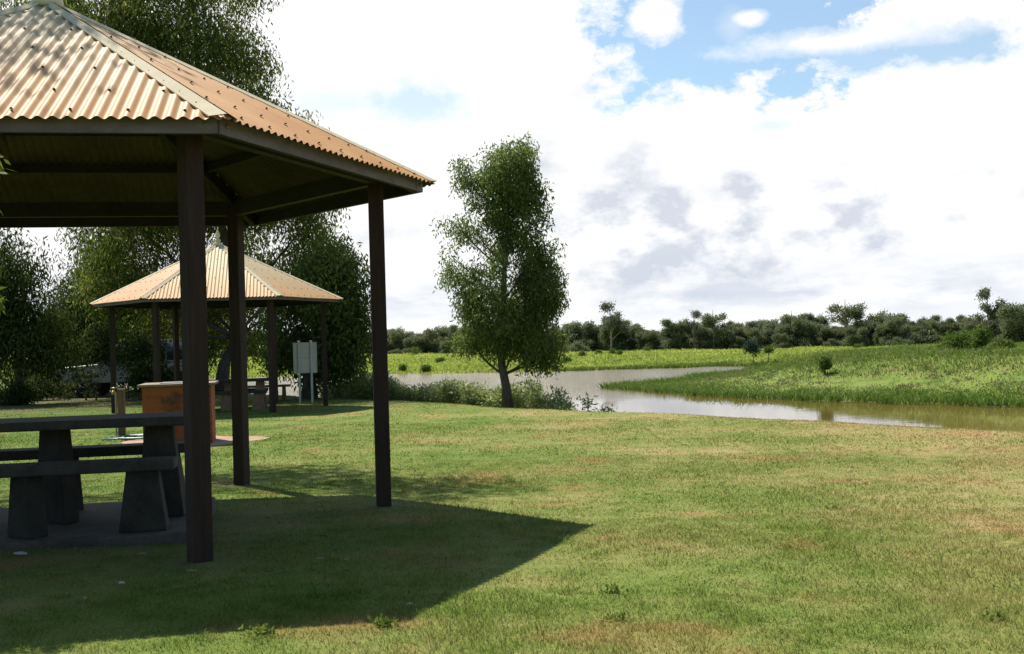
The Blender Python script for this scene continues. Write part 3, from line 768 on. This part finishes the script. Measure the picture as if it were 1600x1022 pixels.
def make_shelter():
    root = empty('picnic_shelter')
    # posts
    for k in range(6):
        b = MB(); c = vert(k, RP, 0); b.box((c.x, c.y, (HE + .10 - .25) / 2), (.12, .12, HE + .10 + .25), math.radians(60 * k))
        b.build('post', M['post'], root, .006)
    # corrugated sheets
    PIT_, AMP = .0785, .0095
    for k in range(6):
        am = math.radians(60 * k + 30)
        mdir = Vector((math.cos(am), math.sin(am), 0)); e = Vector((-math.sin(am), math.cos(am), 0))
        nrm = Vector((mdir.x * RISE / SL, mdir.y * RISE / SL, AP / SL))

        def pt(s, t, up_=0.0): return mdir * (AP * (1 - t)) + e * s + Vector((0, 0, HE + RISE * t)) + nrm * up_
        half = RE / 2; ns = int(2 * half / PIT_ * 10)
        cols = np.linspace(-half, half, ns + 1); vs = []; rows = 7
        for s in cols:
            tm = max(0.0, 1 - abs(s) / half)
            for r in range(rows):
                t_ = tm * r / (rows - 1) - (.012 if r == 0 else 0)
                sag = .0025 * math.sin(s * 3.1 + t_ * 5 + k)
                vs.append(pt(s, t_, AMP * math.sin(2 * math.pi * s / PIT_) + sag))
        fs = [(i * rows + r, (i + 1) * rows + r, (i + 1) * rows + r + 1, i * rows + r + 1) for i in range(ns) for r in range(rows - 1)]
        b = MB(); b.add(vs, fs, 0, True)
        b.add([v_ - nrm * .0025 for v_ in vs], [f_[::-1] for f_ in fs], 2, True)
        # roofing screws sit on every third crest along each purlin
        for j, t_ in enumerate((.025, .16, .33, .50, .68, .86)):
            nmax = int(half * (1 - t_) / PIT_)
            for q_ in range(-nmax, nmax + 1):
                if (q_ + 2 * j) % 4: continue
                s = (q_ + .25) * PIT_
                if abs(s) > half * (1 - t_) - .13: continue
                c = pt(s, t_, AMP + .002); r_ = .0105
                ring = [c + (e * math.cos(w) + mdir * math.sin(w)) * r_ for w in np.arange(6) * math.pi / 3]
                top = [c + (e * math.cos(w) + mdir * math.sin(w)) * r_ * .6 + nrm * .009 for w in np.arange(6) * math.pi / 3]
                b.add(ring + top, [(i, (i + 1) % 6, 6 + (i + 1) % 6, 6 + i) for i in range(6)] + [list(range(6, 12))], 1)
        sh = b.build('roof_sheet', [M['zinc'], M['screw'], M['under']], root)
        sh['rust'] = (.50, .30, .20, .25, .42, .95)[(k + 0) % 6]
    # ridge caps along the hips
    for k in range(6):
        b = MB(); tri = []
        for sg in (-1, 1):
            am = math.radians(60 * k + 30 * sg)
            mdir = Vector((math.cos(am), math.sin(am), 0)); e = Vector((-math.sin(am), math.cos(am), 0)) * -sg
            nrm = Vector((mdir.x * RISE / SL, mdir.y * RISE / SL, AP / SL))
            hip0, hip1 = vert(k, RE + .035, HE - RISE * .035 / RE), Vector((0, 0, HE + RISE))
            hd = (hip1 - hip0).normalized(); inn = nrm.cross(hd)
            if inn.dot(-e) < 0: inn = -inn
            if inn.dot(mdir - vert(k, 1, 0).normalized()) < 0: inn = -inn
            w = .088
            a0, a1 = hip0 + nrm * .030, hip1 + nrm * .030 - hd * .02
            b0_, b1_ = hip0 + inn * w + nrm * .0145 + hd * .05, hip1 + inn * w * .55 + nrm * .0145 - hd * .2
            c0, c1 = b0_ - nrm * .010, b1_ - nrm * .010
            nseg = 8; vs = []
            for i in range(nseg + 1):
                f_ = i / nseg
                vs += [a0.lerp(a1, f_), b0_.lerp(b1_, f_), c0.lerp(c1, f_)]
            b.add(vs, [(i * 3 + j, i * 3 + j + 1, i * 3 + j + 4, i * 3 + j + 3) for i in range(nseg) for j in range(2)], 0, False)
            for i in range(1, 12):
                c = (b0_ + (b1_ - b0_) * (i / 12)) - inn * .03 + nrm * .005; r_ = .006
                ring = [c + (hd * math.cos(w_) + inn * math.sin(w_)) * r_ for w_ in np.arange(5) * 2 * math.pi / 5]
                b.add(ring + [c + nrm * .006], [(q_, (q_ + 1) % 5, 5) for q_ in range(5)], 1)
        b.build('ridge_cap', [M['cap'], M['screw']], root)
    # fascia, ring beams, rafters, purlins
    for k in range(6):
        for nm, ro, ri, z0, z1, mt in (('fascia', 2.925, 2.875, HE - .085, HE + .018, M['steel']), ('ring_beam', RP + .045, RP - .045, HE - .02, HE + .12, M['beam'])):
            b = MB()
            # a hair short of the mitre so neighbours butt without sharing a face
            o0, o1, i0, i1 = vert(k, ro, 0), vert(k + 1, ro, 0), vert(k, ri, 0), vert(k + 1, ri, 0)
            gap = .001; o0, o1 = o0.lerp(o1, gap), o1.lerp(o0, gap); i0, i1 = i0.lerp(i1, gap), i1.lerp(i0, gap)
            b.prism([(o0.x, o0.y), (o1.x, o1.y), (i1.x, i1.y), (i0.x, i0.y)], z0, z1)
            if nm == 'fascia': b.mi[4] = 1; b.mi[0] = 1  # inner and bottom faces coloured dark in place of shade under the eaves
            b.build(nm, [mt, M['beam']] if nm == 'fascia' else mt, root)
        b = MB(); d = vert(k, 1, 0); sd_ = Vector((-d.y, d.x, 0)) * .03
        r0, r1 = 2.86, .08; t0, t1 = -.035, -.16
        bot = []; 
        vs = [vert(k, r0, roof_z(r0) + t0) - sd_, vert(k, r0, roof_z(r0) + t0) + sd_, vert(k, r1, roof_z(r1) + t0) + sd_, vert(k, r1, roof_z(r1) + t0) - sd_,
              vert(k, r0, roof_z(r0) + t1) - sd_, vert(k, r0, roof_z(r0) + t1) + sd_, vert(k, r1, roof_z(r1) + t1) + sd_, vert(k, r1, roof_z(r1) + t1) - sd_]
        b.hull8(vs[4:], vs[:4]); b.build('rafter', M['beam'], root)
        for rv_ in (2.05, 1.5, .95):
            b = MB(); ro, ri = rv_ + .025, rv_ - .025; z1 = roof_z(ro) - .014; z0 = z1 - .075
            o0, o1, i0, i1 = vert(k, ro, 0), vert(k + 1, ro, 0), vert(k, ri, 0), vert(k + 1, ri, 0)
            gp = .034 / rv_
            o0, o1 = o0.lerp(o1, gp), o1.lerp(o0, gp); i0, i1 = i0.lerp(i1, gp), i1.lerp(i0, gp)
            b.prism([(o0.x, o0.y), (o1.x, o1.y), (i1.x, i1.y), (i0.x, i0.y)], z0, z1); b.build('purlin', M['beam'], root)
    for k in range(6):
        b = MB(); c = vert(k, 1, 0)
        for sg in (-1, 1):
            w_ = math.radians(60 * k + 30 * sg); nr = Vector((math.cos(w_), math.sin(w_), 0)); tg = Vector((-nr.y, nr.x, 0)) * (-sg)
            o_v = vert(k, 2.927, 0); p0 = o_v - tg * -.075 if False else o_v + (tg * .075 if (tg.dot(c) < 0) else tg * -.075)
            b.box((p0.x, p0.y, HE - .034), (.005, .13, .088), w_)
            hp_ = p0 + nr * .006
            b.lathe([(.014, -.004), (.014, .004), (.009, .008)], (hp_.x, hp_.y, HE - .034), 6, 0, Matrix.Rotation(w_, 3, 'Z') @ Matrix.Rotation(math.pi / 2, 3, 'Y'))
        b.build('corner_bracket', M['steel'], root)
    b = MB(); za = HE + RISE
    b.lathe([(.13, za - .05), (.115, za + .025), (.06, za + .04), (.055, za + .06), (.075, za + .085), (.075, za + .10), (.04, za + .12), (.03, za + .145), (.055, za + .19), (.062, za + .215), (.05, za + .25), (.028, za + .31), (.012, za + .36), (.002, za + .39)], n=14)
    b.build('finial', M['finial'], root)
    return root


sh1 = make_shelter(); sh1.location = (SC1[0], SC1[1], 1.3228 + CZ - HE); sh1.rotation_euler = (0, 0, R1)
tag(sh1, 'nearer hexagonal shelter with rusty corrugated roof cut by the left edge', 'shelter', 'hexagonal picnic shelters')
sh2 = copy_tree(sh1); sh2.location = (SC2[0], SC2[1], 1.1084 + CZ - HE); sh2.rotation_euler = (0, 0, R2)
tag(sh2, 'farther hexagonal shelter with whole pale roof and pointed finial showing', 'shelter', 'hexagonal picnic shelters')
for ch, r_ in zip([c for c in sh2.children if c.name.startswith('roof_sheet')], (.16, .1, .1, .42, .30, .30)): ch['rust'] = r_
# vertices: 0 right, 1 back right, ... sheet k spans k..k+1
for s_, vals in ((sh1, (.55, .3, .3, .3, .86, 1.2)), (sh2, (.3, .3, .3, 1.0, .62, .62))):
    ss = sorted([c for c in s_.children if c.name.startswith('roof_sheet')], key=lambda c: c.name)
    for c_, vv in zip(ss, vals): c_['rust'] = vv


# ------------------------------------------------------------------ concrete picnic tables
def make_table(mt, mt2):
    root = empty('picnic_table')
    b = MB(); b.box((0, 0, .725), (2.30, .62, .065)); b.build('tabletop', mt, root, .012)
    for sy in (-.66, .66):
        b = MB(); b.box((0, sy * .92, .455), (2.18, .25, .075)); b.build('bench_seat', mt, root, .012)

    def frus(cx, cy, z0, z1, w0, w1, th, yaw, name):
        b = MB(); Mr = Matrix.Rotation(yaw, 3, 'Z'); vs = []
        for w, z, t_ in ((w0, z0, th * 1.12), (w1, z1, th)):
            for sx_, sy_ in ((-1, -1), (1, -1), (1, 1), (-1, 1)):
                vs.append(Vector((cx, cy, z)) + Mr @ Vector((sx_ * w / 2, sy_ * t_ / 2, 0)))
        b.hull8(vs[:4], vs[4:]); b.build(name, mt2, root, .008)
    for cx, yaw in ((.93, -.03), (.17, -.72), (-.93, .05)):
        frus(cx - .02, 0, 0, .6915, .34, .20, .12, yaw, 'table_leg') if abs(cx) > .5 else frus(cx, 0, 0, .6915, .34, .20, .12, yaw, 'table_leg')
        for sy in (-.607, .607):
            frus(cx - .06, sy, 0, .4165, .32 if abs(cx) > .5 else .25, .21 if abs(cx) > .5 else .17, .13, yaw, 'bench_support')
    return root


b = MB(); SLZ = g(SLAB[0], SLAB[1])
tx, ty = SLAB[0], SLAB[1]
b.box((tx, ty, .04 + .0), (2 * SLAB[3], 2 * SLAB[4], .20), SLAB[2]); o = b.build('concrete_slab', M['concrete'], None, .015)
tag(o, 'low worn concrete slab under the nearer picnic table', 'slab')
tb = make_table(M['table_c'], M['leg_c']); tb.location = (-3.55, 7.98, .141); tb.rotation_euler = (0, 0, R1)
tag(tb, 'dark concrete picnic table with benches under the nearer shelter', 'picnic table', 'picnic tables')
tb2 = copy_tree(tb); tb2.location = (SC2[0] + .05, SC2[1] - .1, g(*SC2) - .01); tb2.rotation_euler = (0, 0, R2)
tag(tb2, 'picnic table with brownish legs under the farther shelter', 'picnic table', 'picnic tables')
for c_ in tb2.children:
    if c_.name.startswith(('bench_support', 'table_leg')):
        c_.data = c_.data.copy(); c_.data.materials[0] = M['redsupport']
# half hidden bench beyond the second shelter
p_ = P(430, 626, 31.5); bt_ = empty('bench', (p_[0] - .3, 31.5, g(p_[0], 31.5) - .01), .2)
b = MB(); b.box((0, 0, .43), (1.5, .32, .06)); b.build('seat', M['timber'], bt_, .01)
for sx_ in (-.55, .55):
    b = MB(); b.hull8([(sx_ - .07, -.14, 0), (sx_ + .07, -.14, 0), (sx_ + .07, .14, 0), (sx_ - .07, .14, 0)], [(sx_ - .05, -.12, .40), (sx_ + .05, -.12, .40), (sx_ + .05, .12, .40), (sx_ - .05, .12, .40)])
    b.build('leg', M['timber'], bt_, .008)
tag(bt_, 'pale timber bench half hidden behind the farther shelter posts', 'bench')

# ------------------------------------------------------------------ brick barbecue with its apron
gx, gy = PAD[0], PAD[1]; gz = g(gx, gy)
b = MB()
pad_poly = []
for i in range(26):
    a = 2 * math.pi * i / 26; rr = 1 + .10 * math.sin(3 * a + 1) + .07 * math.sin(5 * a)
    pad_poly.append((gx + 1.25 * PAD[3] * .78 * rr * math.cos(a), gy + PAD[4] * rr * math.sin(a)))
b.prism(pad_poly, gz - .2, gz + .022); o = b.build('bare_apron', M['dirtpad'])
tag(o, 'pinkish bare apron of trodden earth round the brick barbecue', 'ground', None, 'structure')
bq = empty('brick_barbecue', (P(279, 697, 16.35)[0] - .09, 16.75, gz + .015), .20)
tag(bq, 'orange brick barbecue with a stone slab top between the two shelters', 'barbecue')
b = MB(); b.box((0, 0, .44), (1.0, .78, .88)); b.build('brick_base', M['brick'], bq, .006)
b = MB(); b.box((0, 0, .903), (1.12, .90, .04)); b.build('slab_top', M['slab'], bq, .01)
b = MB(); b.box((.05, .02, .928), (.62, .50, .014)); b.build('hotplate', M['hot'], bq, .003)
b = MB(); b.box((.46, -.397, .86), (.05, .012, .05)); b.build('push_button', M['trim'], bq, .003)

# tap post and hose
pb = P(191, 684, 18.0); tp = empty('tap_post', (pb[0], 18.0, g(pb[0], 18) - .02))
tag(tp, 'short yellowish timber post with a garden tap left of the barbecue', 'tap')
b = MB(); b.box((0, 0, .41), (.11, .11, .86), .2); b.build('post', M['timber'], tp, .01)
b = MB(); b.tube([(-.085, -.02, 0), (-.085, -.02, .78), (-.085, -.10, .80)], .014, 8); b.build('pipe', M['signpost'], tp)
b = MB(); b.tube([(-.085, -.08, .80), (-.085, -.14, .80), (-.085, -.16, .76)], .02, 8); b.tube([(-.085, -.11, .8), (-.085, -.11, .86)], .012, 6); b.tube([(-.125, -.11, .86), (-.045, -.11, .86)], .012, 6); b.build('tap', M['brass'], tp)
hp = P(214, 677, 17.6); pts = []
for i in range(110):
    a = i * .31; rr = .30 + .10 * math.sin(a * .37) + .03 * math.sin(a * 1.7)
    x = hp[0] - .02 + rr * 1.35 * math.cos(a) + .05 * math.sin(a * .21); y = 17.75 + rr * .9 * math.sin(a)
    pts.append((x, y, g(x, y) + .028 + .02 * (.5 + .5 * math.sin(a * .53))))
for i in range(16):
    f_ = i / 15; x = pts[109][0] + f_ * .75; y = pts[109][1] - f_ * .45 + .08 * math.sin(f_ * 6); pts.append((x, y, g(x, y) + .035))
b = MB(); b.tube(pts, .013, 6); o = b.build('garden_hose', M['hose']); tag(o, 'coiled pale green garden hose lying by the tap post', 'hose')

# ------------------------------------------------------------------ sign seen from the back
pa, pb = P(469, 631, 29.3), P(488, 629, 29.5)
sg = empty('sign_board', ((pa[0] + pb[0]) / 2, 29.4, g((pa[0] + pb[0]) / 2, 29.4) - .02), math.atan2(.2, pb[0] - pa[0]) * .6)
tag(sg, 'grey information sign seen from behind on two metal posts', 'sign')
for sx_ in (-.165, .165):
    b = MB(); b.box((sx_, 0, .83), (.055, .055, 1.70)); ps = b.build('post', M['signpost'], sg, .004)
    b = MB(); b.box((sx_, 0, 1.693), (.062, .062, .03)); b.build('post_cap', M['capwhite'], ps, .006)
b = MB(); b.box((.01, .048, 1.245), (.60, .012, .82)); b.build('board', M['signback'], sg)
b = MB(); 
for sx_ in (-.298, .318): b.box((sx_, .043, 1.245), (.018, .03, .826))
for z in (.838, 1.652): b.box((.01, .043, z), (.598, .03, .016))
b.build('frame', M['signpost'], sg)
b = MB(); b.box((.01, .034, 1.24), (.57, .014, .045)); b.build('rail', M['signpost'], sg)

# ------------------------------------------------------------------ vehicle under the trees
vx = P(205, 600, 38)[0]
car = empty('parked_wagon', (vx, 38.3, g(vx, 38.3) + .0), .06)
tag(car, 'pale four wheel drive wagon parked in the deep shade of the left trees', 'car')


def extr(prof, y0, y1, inset=0):
    n_ = len(prof); cx_ = sum(p[0] for p in prof) / n_
    return [(x, y0, z) for x, z in prof] + [(x, y1, z) for x, z in prof], [list(range(n_)), list(range(n_, 2 * n_))[::-1]] + [(i, n_ + i, n_ + (i + 1) % n_, (i + 1) % n_) for i in range(n_)]


lower = [(-2.3, .50), (-2.32, .95), (-2.2, 1.08), (-1.05, 1.16), (2.28, 1.14), (2.33, .55)]
b = MB(); b.add(*extr(lower, -.86, .86)); b.build('body', M['car'], car, .04)
b = MB()
cab = [(-1.05, 1.165), (-.45, 1.80), (-.25, 1.88), (2.0, 1.86), (2.26, 1.165)]
n_ = len(cab); vs = [(x, -.84 + .12 * (z - 1.16), z) for x, z in cab] + [(x, .84 - .12 * (z - 1.16), z) for x, z in cab]
b.add(vs, [list(range(n_)), list(range(n_, 2 * n_))[::-1]] + [(i, n_ + i, n_ + (i + 1) % n_, (i + 1) % n_) for i in range(n_)]); b.build('cabin', M['car'], car, .04)
for x0, x1, x2, x3 in ((-.80, -.36, .42, .42), (.52, .52, 1.25, 1.25), (1.35, 1.35, 1.92, 2.08)):
    b = MB(); zl, zh = 1.24, 1.74
    b.add([(x0, -.845 + .12 * (zl - 1.16) - .004, zl), (x3, -.845 + .12 * (zl - 1.16) - .004, zl), (x2, -.845 + .12 * (zh - 1.16) - .004, zh), (x1, -.845 + .12 * (zh - 1.16) - .004, zh)], [(0, 1, 2, 3)])
    b.build('window', M['glass'], car)
b = MB(); b.add([(-1.0, -.70, 1.235), (-1.0, .70, 1.235), (-.50, .66, 1.76), (-.50, -.66, 1.76)], [(0, 1, 2, 3)]); b.v = [(x - .02, y, z + .015) for x, y, z in b.v]; b.build('windscreen', M['glass'], car)
b = MB(); b.box((-2.42, 0, .62), (.16, 1.74, .22)); b.build('bumper', M['trim'], car, .03)
for sy in (-.62, .62):
    b = MB(); b.box((-2.325, sy, .86), (.03, .24, .16)); b.build('headlight', M['lamp'], car, .01)
for x in (-1.42, 1.45):
    for y in (-.80, .80):
        Mr = Matrix.Rotation(math.pi / 2, 3, 'X')
        b = MB(); b.lathe([(.20, -.11), (.33, -.115), (.37, -.07), (.37, .07), (.33, .115), (.20, .11)], (x, y * 1.02, .37), 22, 0, Mr); wheel = b.build('wheel', M['tyre'], car)
        b = MB(); b.lathe([(.02, -.10), (.07, -.115), (.08, -.09), (.17, -.08), (.205, -.116), (.205, .116), (.17, .08), (.02, .10)], (x, y * 1.02, .37), 18, 0, Mr); b.build('rim', M['rim'], wheel)
for x in (-1.42, 1.45):
    b = MB(); b.box((x, -.868, .76), (.98, .02, .10)); b.build('wheel_arch', M['trim'], car, .008)
b = MB()
for y in (-.5, .5): b.tube([(0, y, 1.95), (1.9, y, 1.94)], .02, 6)
for x in (.1, .6, 1.1, 1.6): b.box((x, 0, 1.955), (.05, 1.15, .03))
b.build('roof_rack', M['rim'], car)

# ------------------------------------------------------------------ litter: leaves and scraps on the shaded lawn
def leaf_obj(u, v, Yd, L, W, rz, mat, name, lab, cat, grp):
    p = P(u, v, Yd); z = g(p[0], p[1]) + .012
    n_ = 9; vs = []; 
    for i in range(n_):
        t_ = i / (n_ - 1); w = W * math.sin(math.pi * (t_ * .92 + .04)); zc = .003 * math.sin(t_ * 3.1)
        vs += [(-L / 2 + L * t_, -w / 2, zc), (-L / 2 + L * t_, w / 2, zc + .004)]
    b = MB(); b.add(vs, [(2 * i, 2 * i + 2, 2 * i + 3, 2 * i + 1) for i in range(n_ - 1)])
    top = [(x, y, zz + .0025) for x, y, zz in vs]
    b.add(top, [(2 * i + 1, 2 * i + 3, 2 * i + 2, 2 * i) for i in range(n_ - 1)])
    o = b.build(name, mat); o.location = (p[0], p[1], z); o.rotation_euler = (.1, .1, rz); tag(o, lab, cat, grp)


def gdist(v, u):
    hz = 527.8 - (u - 800) * .028; Yd = 6.0
    for _ in range(12):
        x = (u - 800) / FPX * Yd; Yd = (CZ - g(x, Yd)) * FPX / max(v - hz, 8)
    return Yd


for i, (u, v) in enumerate(((133, 938), (103, 930), (154, 890), (222, 868), (300, 895), (478, 797), (500, 798), (542, 877), (418, 812), (505, 840), (500, 876), (421, 897), (545, 896), (640, 948), (404, 690), (535, 726), (440, 684), (390, 752))):
    leaf_obj(u, v, gdist(v, u), rng.uniform(.04, .075), rng.uniform(.009, .016), rng.uniform(0, 3.1), M['leaf_dry'], 'fallen_leaf', 'dry curled fallen leaf lying on the shaded grass', 'leaf', 'fallen leaves on the lawn')
leaf_obj(32, 868, gdist(868, 32), .085, .05, .2, M['litter'], 'paper_scrap', 'small white scrap lying on the grass before the concrete slab', 'litter', None)
leaf_obj(190, 914, gdist(914, 190), .04, .03, .9, M['litter'], 'paper_scrap', 'tiny pale crumpled scrap in the shadow below the near bench', 'litter', None)

# broadleaf weeds in the grass
for i, (u, v, k_) in enumerate(((408, 990, 26), (600, 978, 30), (1300, 795, 12), (1095, 745, 14), (955, 925, 18), (960, 968, 12), (1555, 968, 14))):
    Yd = gdist(v, u); p = P(u, v, Yd); rg = np.random.default_rng(400 + i); n_ = k_ * 3
    c = np.stack([p[0] + rg.normal(0, .028, n_), p[1] + rg.normal(0, .022, n_), np.zeros(n_)], -1); c[:, 2] = ground(c[:, 0], c[:, 1]) + rg.uniform(.004, .03, n_)
    v_, q_, t_ = leaf_geo(c, 1, .004, .026, .015, -.1, rg.uniform(.3, .9, n_), rg)
    lab = ('pale clover like weed patch at the shadow edge near the bottom left', 'feathery weed patch on the shadow edge near the bottom centre', 'small weed tuft in the middle of the dry lawn', 'weed tuft on the green lawn right of the shadow tip',
           'weed beside the bare reddish patch near the bottom centre', 'small weed below the bare reddish patch', 'green weed near the bottom right corner')[i]
    tag(np_mesh('lawn_weed', v_, q_, None, t_, M['leaf_lime'] if i in (0,) else M['shrub']), lab, 'weed', 'weeds in the lawn')

# ------------------------------------------------------------------ sky
w = bpy.data.worlds.new('World'); sc.world = w; w.use_nodes = True
nt = w.node_tree; nt.nodes.clear()


class WT(NT):
    def __init__(s, tree): s.t = tree


t = WT(nt)
sky = t.n('ShaderNodeTexSky', sky_type='NISHITA', sun_disc=False)
sky.sun_elevation = SUN_EL; sky.sun_rotation = SUN_AZ % (2 * math.pi); sky.altitude = 200; sky.air_density = 1.0; sky.dust_density = .6; sky.ozone_density = 1.2
dirv = t.n('ShaderNodeTexCoord').outputs['Generated']
nv = t.n('ShaderNodeVectorMath', operation='NORMALIZE'); t.l(dirv, nv.inputs[0]); dirv = nv.outputs[0]
sx = t.n('ShaderNodeSeparateXYZ'); t.l(dirv, sx.inputs[0])
az = t.math('ARCTAN2', sx.outputs[0], sx.outputs[1]); el = t.math('ARCSINE', sx.outputs[2])
fb = t.noise(dirv, 16, 8, .62, (1, 1, 1.5)); fb2 = t.noise(dirv, 45, 7, .68, (1, 1, 1.5), (3, 1, 2))
wob = t.math('ADD', t.math('MULTIPLY', t.math('SUBTRACT', fb, .5), 2.6), t.math('MULTIPLY', t.math('SUBTRACT', fb2, .5), 1.25))


def blob(u, v, ru, rv, soft=.5, wk=1.0):
    a0 = math.atan2(u - 800, FPX); e0 = (527.8 - (u - 800) * .028 - v) / FPX
    dx = t.math('DIVIDE', t.math('SUBTRACT', az, a0), ru / FPX); dy = t.math('DIVIDE', t.math('SUBTRACT', el, e0), rv / FPX)
    r = t.math('SQRT', t.math('ADD', t.math('MULTIPLY', dx, dx), t.math('MULTIPLY', dy, dy)))
    r = t.math('ADD', r, t.math('MULTIPLY', wob, wk))
    return t.ramp(r, [(max(0, 1 - soft) * .5, 1.0), (min(1, .5 * (1 + soft)), 0.0)]) if False else t.math('SUBTRACT', 1.0, t.math('DIVIDE', t.math('SUBTRACT', r, 1 - soft), 2 * soft, True), True)


def union(lst):
    o = lst[0]
    for k in lst[1:]: o = t.math('MAXIMUM', o, k)
    return o


holes = union([blob(1085, 50, 150, 122, .13, .6), blob(1250, 75, 120, 84, .15), t.math('MULTIPLY', blob(1385, 112, 165, 30, .3), .9), t.math('MULTIPLY', blob(665, 165, 85, 26, .5, 1.1), .62),
               t.math('MULTIPLY', blob(540, 170, 70, 16, .6), .35), t.math('MULTIPLY', blob(750, -5, 110, 14, .5), .55), t.math('MULTIPLY', blob(1215, 208, 26, 8, .6), .35)])
puffs = union([blob(1030, 48, 44, 34, .25, .8), t.math('MULTIPLY', blob(1185, 51, 24, 11, .4, .6), .95), t.math('MULTIPLY', blob(1330, 92, 130, 17, .5, .9), .9), t.math('MULTIPLY', blob(1160, 60, 16, 18, .8, .9), .3)])
hole = t.math('MULTIPLY', t.math('MULTIPLY', holes, .88), t.math('SUBTRACT', 1.0, puffs))
# overhead and behind: kept almost clear blue, shaped to weaken the fill light
brk = t.ramp(t.noise(dirv, 2.2, 6, .6), [(.44, 1.0), (.58, 0.0)])
away = t.math('MAXIMUM', t.math('DIVIDE', t.math('SUBTRACT', el, .36), .15, True), t.math('DIVIDE', t.math('SUBTRACT', .55, sx.outputs[1]), .3, True))
away = t.math('MULTIPLY', away, 1.0, True)
brk = t.math('MAXIMUM', brk, .97)
hole = t.math('MAXIMUM', hole, t.math('MULTIPLY', brk, away), True)
gl = [blob(955, 350, 62, 40, .5, .9), blob(1040, 345, 44, 34, .5, .9), blob(1168, 330, 28, 52, .5, .9), t.math('MULTIPLY', blob(1325, 337, 48, 34, .6, .8), 1.0), blob(1050, 418, 120, 42, .5, .8),
      t.math('MULTIPLY', blob(1190, 412, 80, 36, .8, .8), .8), t.math('MULTIPLY', blob(1368, 392, 40, 22, .6, .8), .8), t.math('MULTIPLY', blob(850, 248, 44, 34, .5, .9), .7), t.math('MULTIPLY', blob(992, 258, 44, 42, .5, .9), .8),
      t.math('MULTIPLY', blob(610, 370, 55, 18, .7, .8), .55), t.math('MULTIPLY', blob(920, 190, 30, 70, .9, .9), .35), t.math('MULTIPLY', blob(1560, 20, 80, 18, .8, .7), .4)]
grey = union(gl)
# cumulus modelling: a clump is grey where more cloud stands above it, white along its top
def cum(scale, dz, seed):
    st = (1, 1, 1.7)
    lo = t.noise(dirv, scale, 7, .58, st, (seed, 0, 0)); hi = t.noise(dirv, scale, 7, .58, st, (seed, 0, dz))
    return t.math('SUBTRACT', hi, lo)


em = t.math('ADD', t.math('MULTIPLY', cum(9, .045, 5), 3.6), t.math('MULTIPLY', cum(24, .022, 8), 1.6))
zone = t.math('MULTIPLY', t.math('SUBTRACT', 1.0, t.math('DIVIDE', t.math('ABSOLUTE', t.math('SUBTRACT', el, .085)), .10, True)), t.math('DIVIDE', t.math('ADD', az, .10), .2, True))
shade = t.math('ADD', t.math('MULTIPLY', grey, t.math('ADD', .72, t.math('MULTIPLY', em, .9))), t.math('MULTIPLY', t.math('MULTIPLY', em, zone), 1.0), True)
low = t.math('SUBTRACT', 1.0, t.math('DIVIDE', t.math('ABSOLUTE', t.math('SUBTRACT', el, .034)), .042, True))
lown = t.ramp(t.noise(dirv, 8, 7, .6, (1, 1, 4.5)), [(.40, 0.0), (.60, 1.0)])
streak = t.math('MULTIPLY', low, lown)
lil = t.mix(t.math('MULTIPLY', shade, .85, True), (1.0, 1.0, 1.0), (.58, .63, .73))
lil = t.mix(t.math('MULTIPLY', streak, .75), lil, (.56, .63, .75))
tint_ = t.n('ShaderNodeMix', data_type='RGBA', blend_type='MULTIPLY'); tint_.inputs[0].default_value = 1.0
t.l(sky.outputs[0], tint_.inputs[6]); tint_.inputs[7].default_value = (.90, 1.05, 1.04, 1)
bg1 = t.n('ShaderNodeBackground'); t.l(tint_.outputs[2], bg1.inputs[0]); bg1.inputs[1].default_value = .085
bg2 = t.n('ShaderNodeBackground'); t.l(lil, bg2.inputs[0]); bg2.inputs[1].default_value = .64
mx = t.n('ShaderNodeMixShader'); t.l(hole, mx.inputs[0]); t.l(bg2.outputs[0], mx.inputs[1]); t.l(bg1.outputs[0], mx.inputs[2])
wo = t.n('ShaderNodeOutputWorld'); t.l(mx.outputs[0], wo.inputs[0])

sun = bpy.data.lights.new('sun', 'SUN'); sun.energy = 4.9; sun.angle = math.radians(.53); sun.color = (1, .94, .83)
so = bpy.data.objects.new('sun', sun); COL.objects.link(so)
ds = Vector((math.sin(SUN_AZ) * math.cos(SUN_EL), math.cos(SUN_AZ) * math.cos(SUN_EL), math.sin(SUN_EL)))
so.rotation_euler = ds.to_track_quat('Z', 'Y').to_euler(); so.location = ds * 60

# ------------------------------------------------------------------ camera
cam = bpy.data.cameras.new('camera'); co = bpy.data.objects.new('camera', cam); COL.objects.link(co)
cam.sensor_width = 36; cam.lens = FPX / 1600 * 36; cam.clip_start = .05; cam.clip_end = 6000
Rm = Matrix.Rotation(math.pi / 2 + PIT, 4, 'X') @ Matrix.Rotation(-ROL, 4, 'Z')
co.matrix_world = Matrix.Translation((0, 0, CZ)) @ Rm
sc.camera = co
sc.view_settings.view_transform = 'Standard'; sc.view_settings.look = 'None'; sc.view_settings.exposure = .75; sc.view_settings.gamma = 1
sc.cycles.max_bounces = 8; sc.cycles.diffuse_bounces = 5; sc.cycles.transmission_bounces = 4; sc.cycles.glossy_bounces = 3
sc.cycles.use_denoising = True
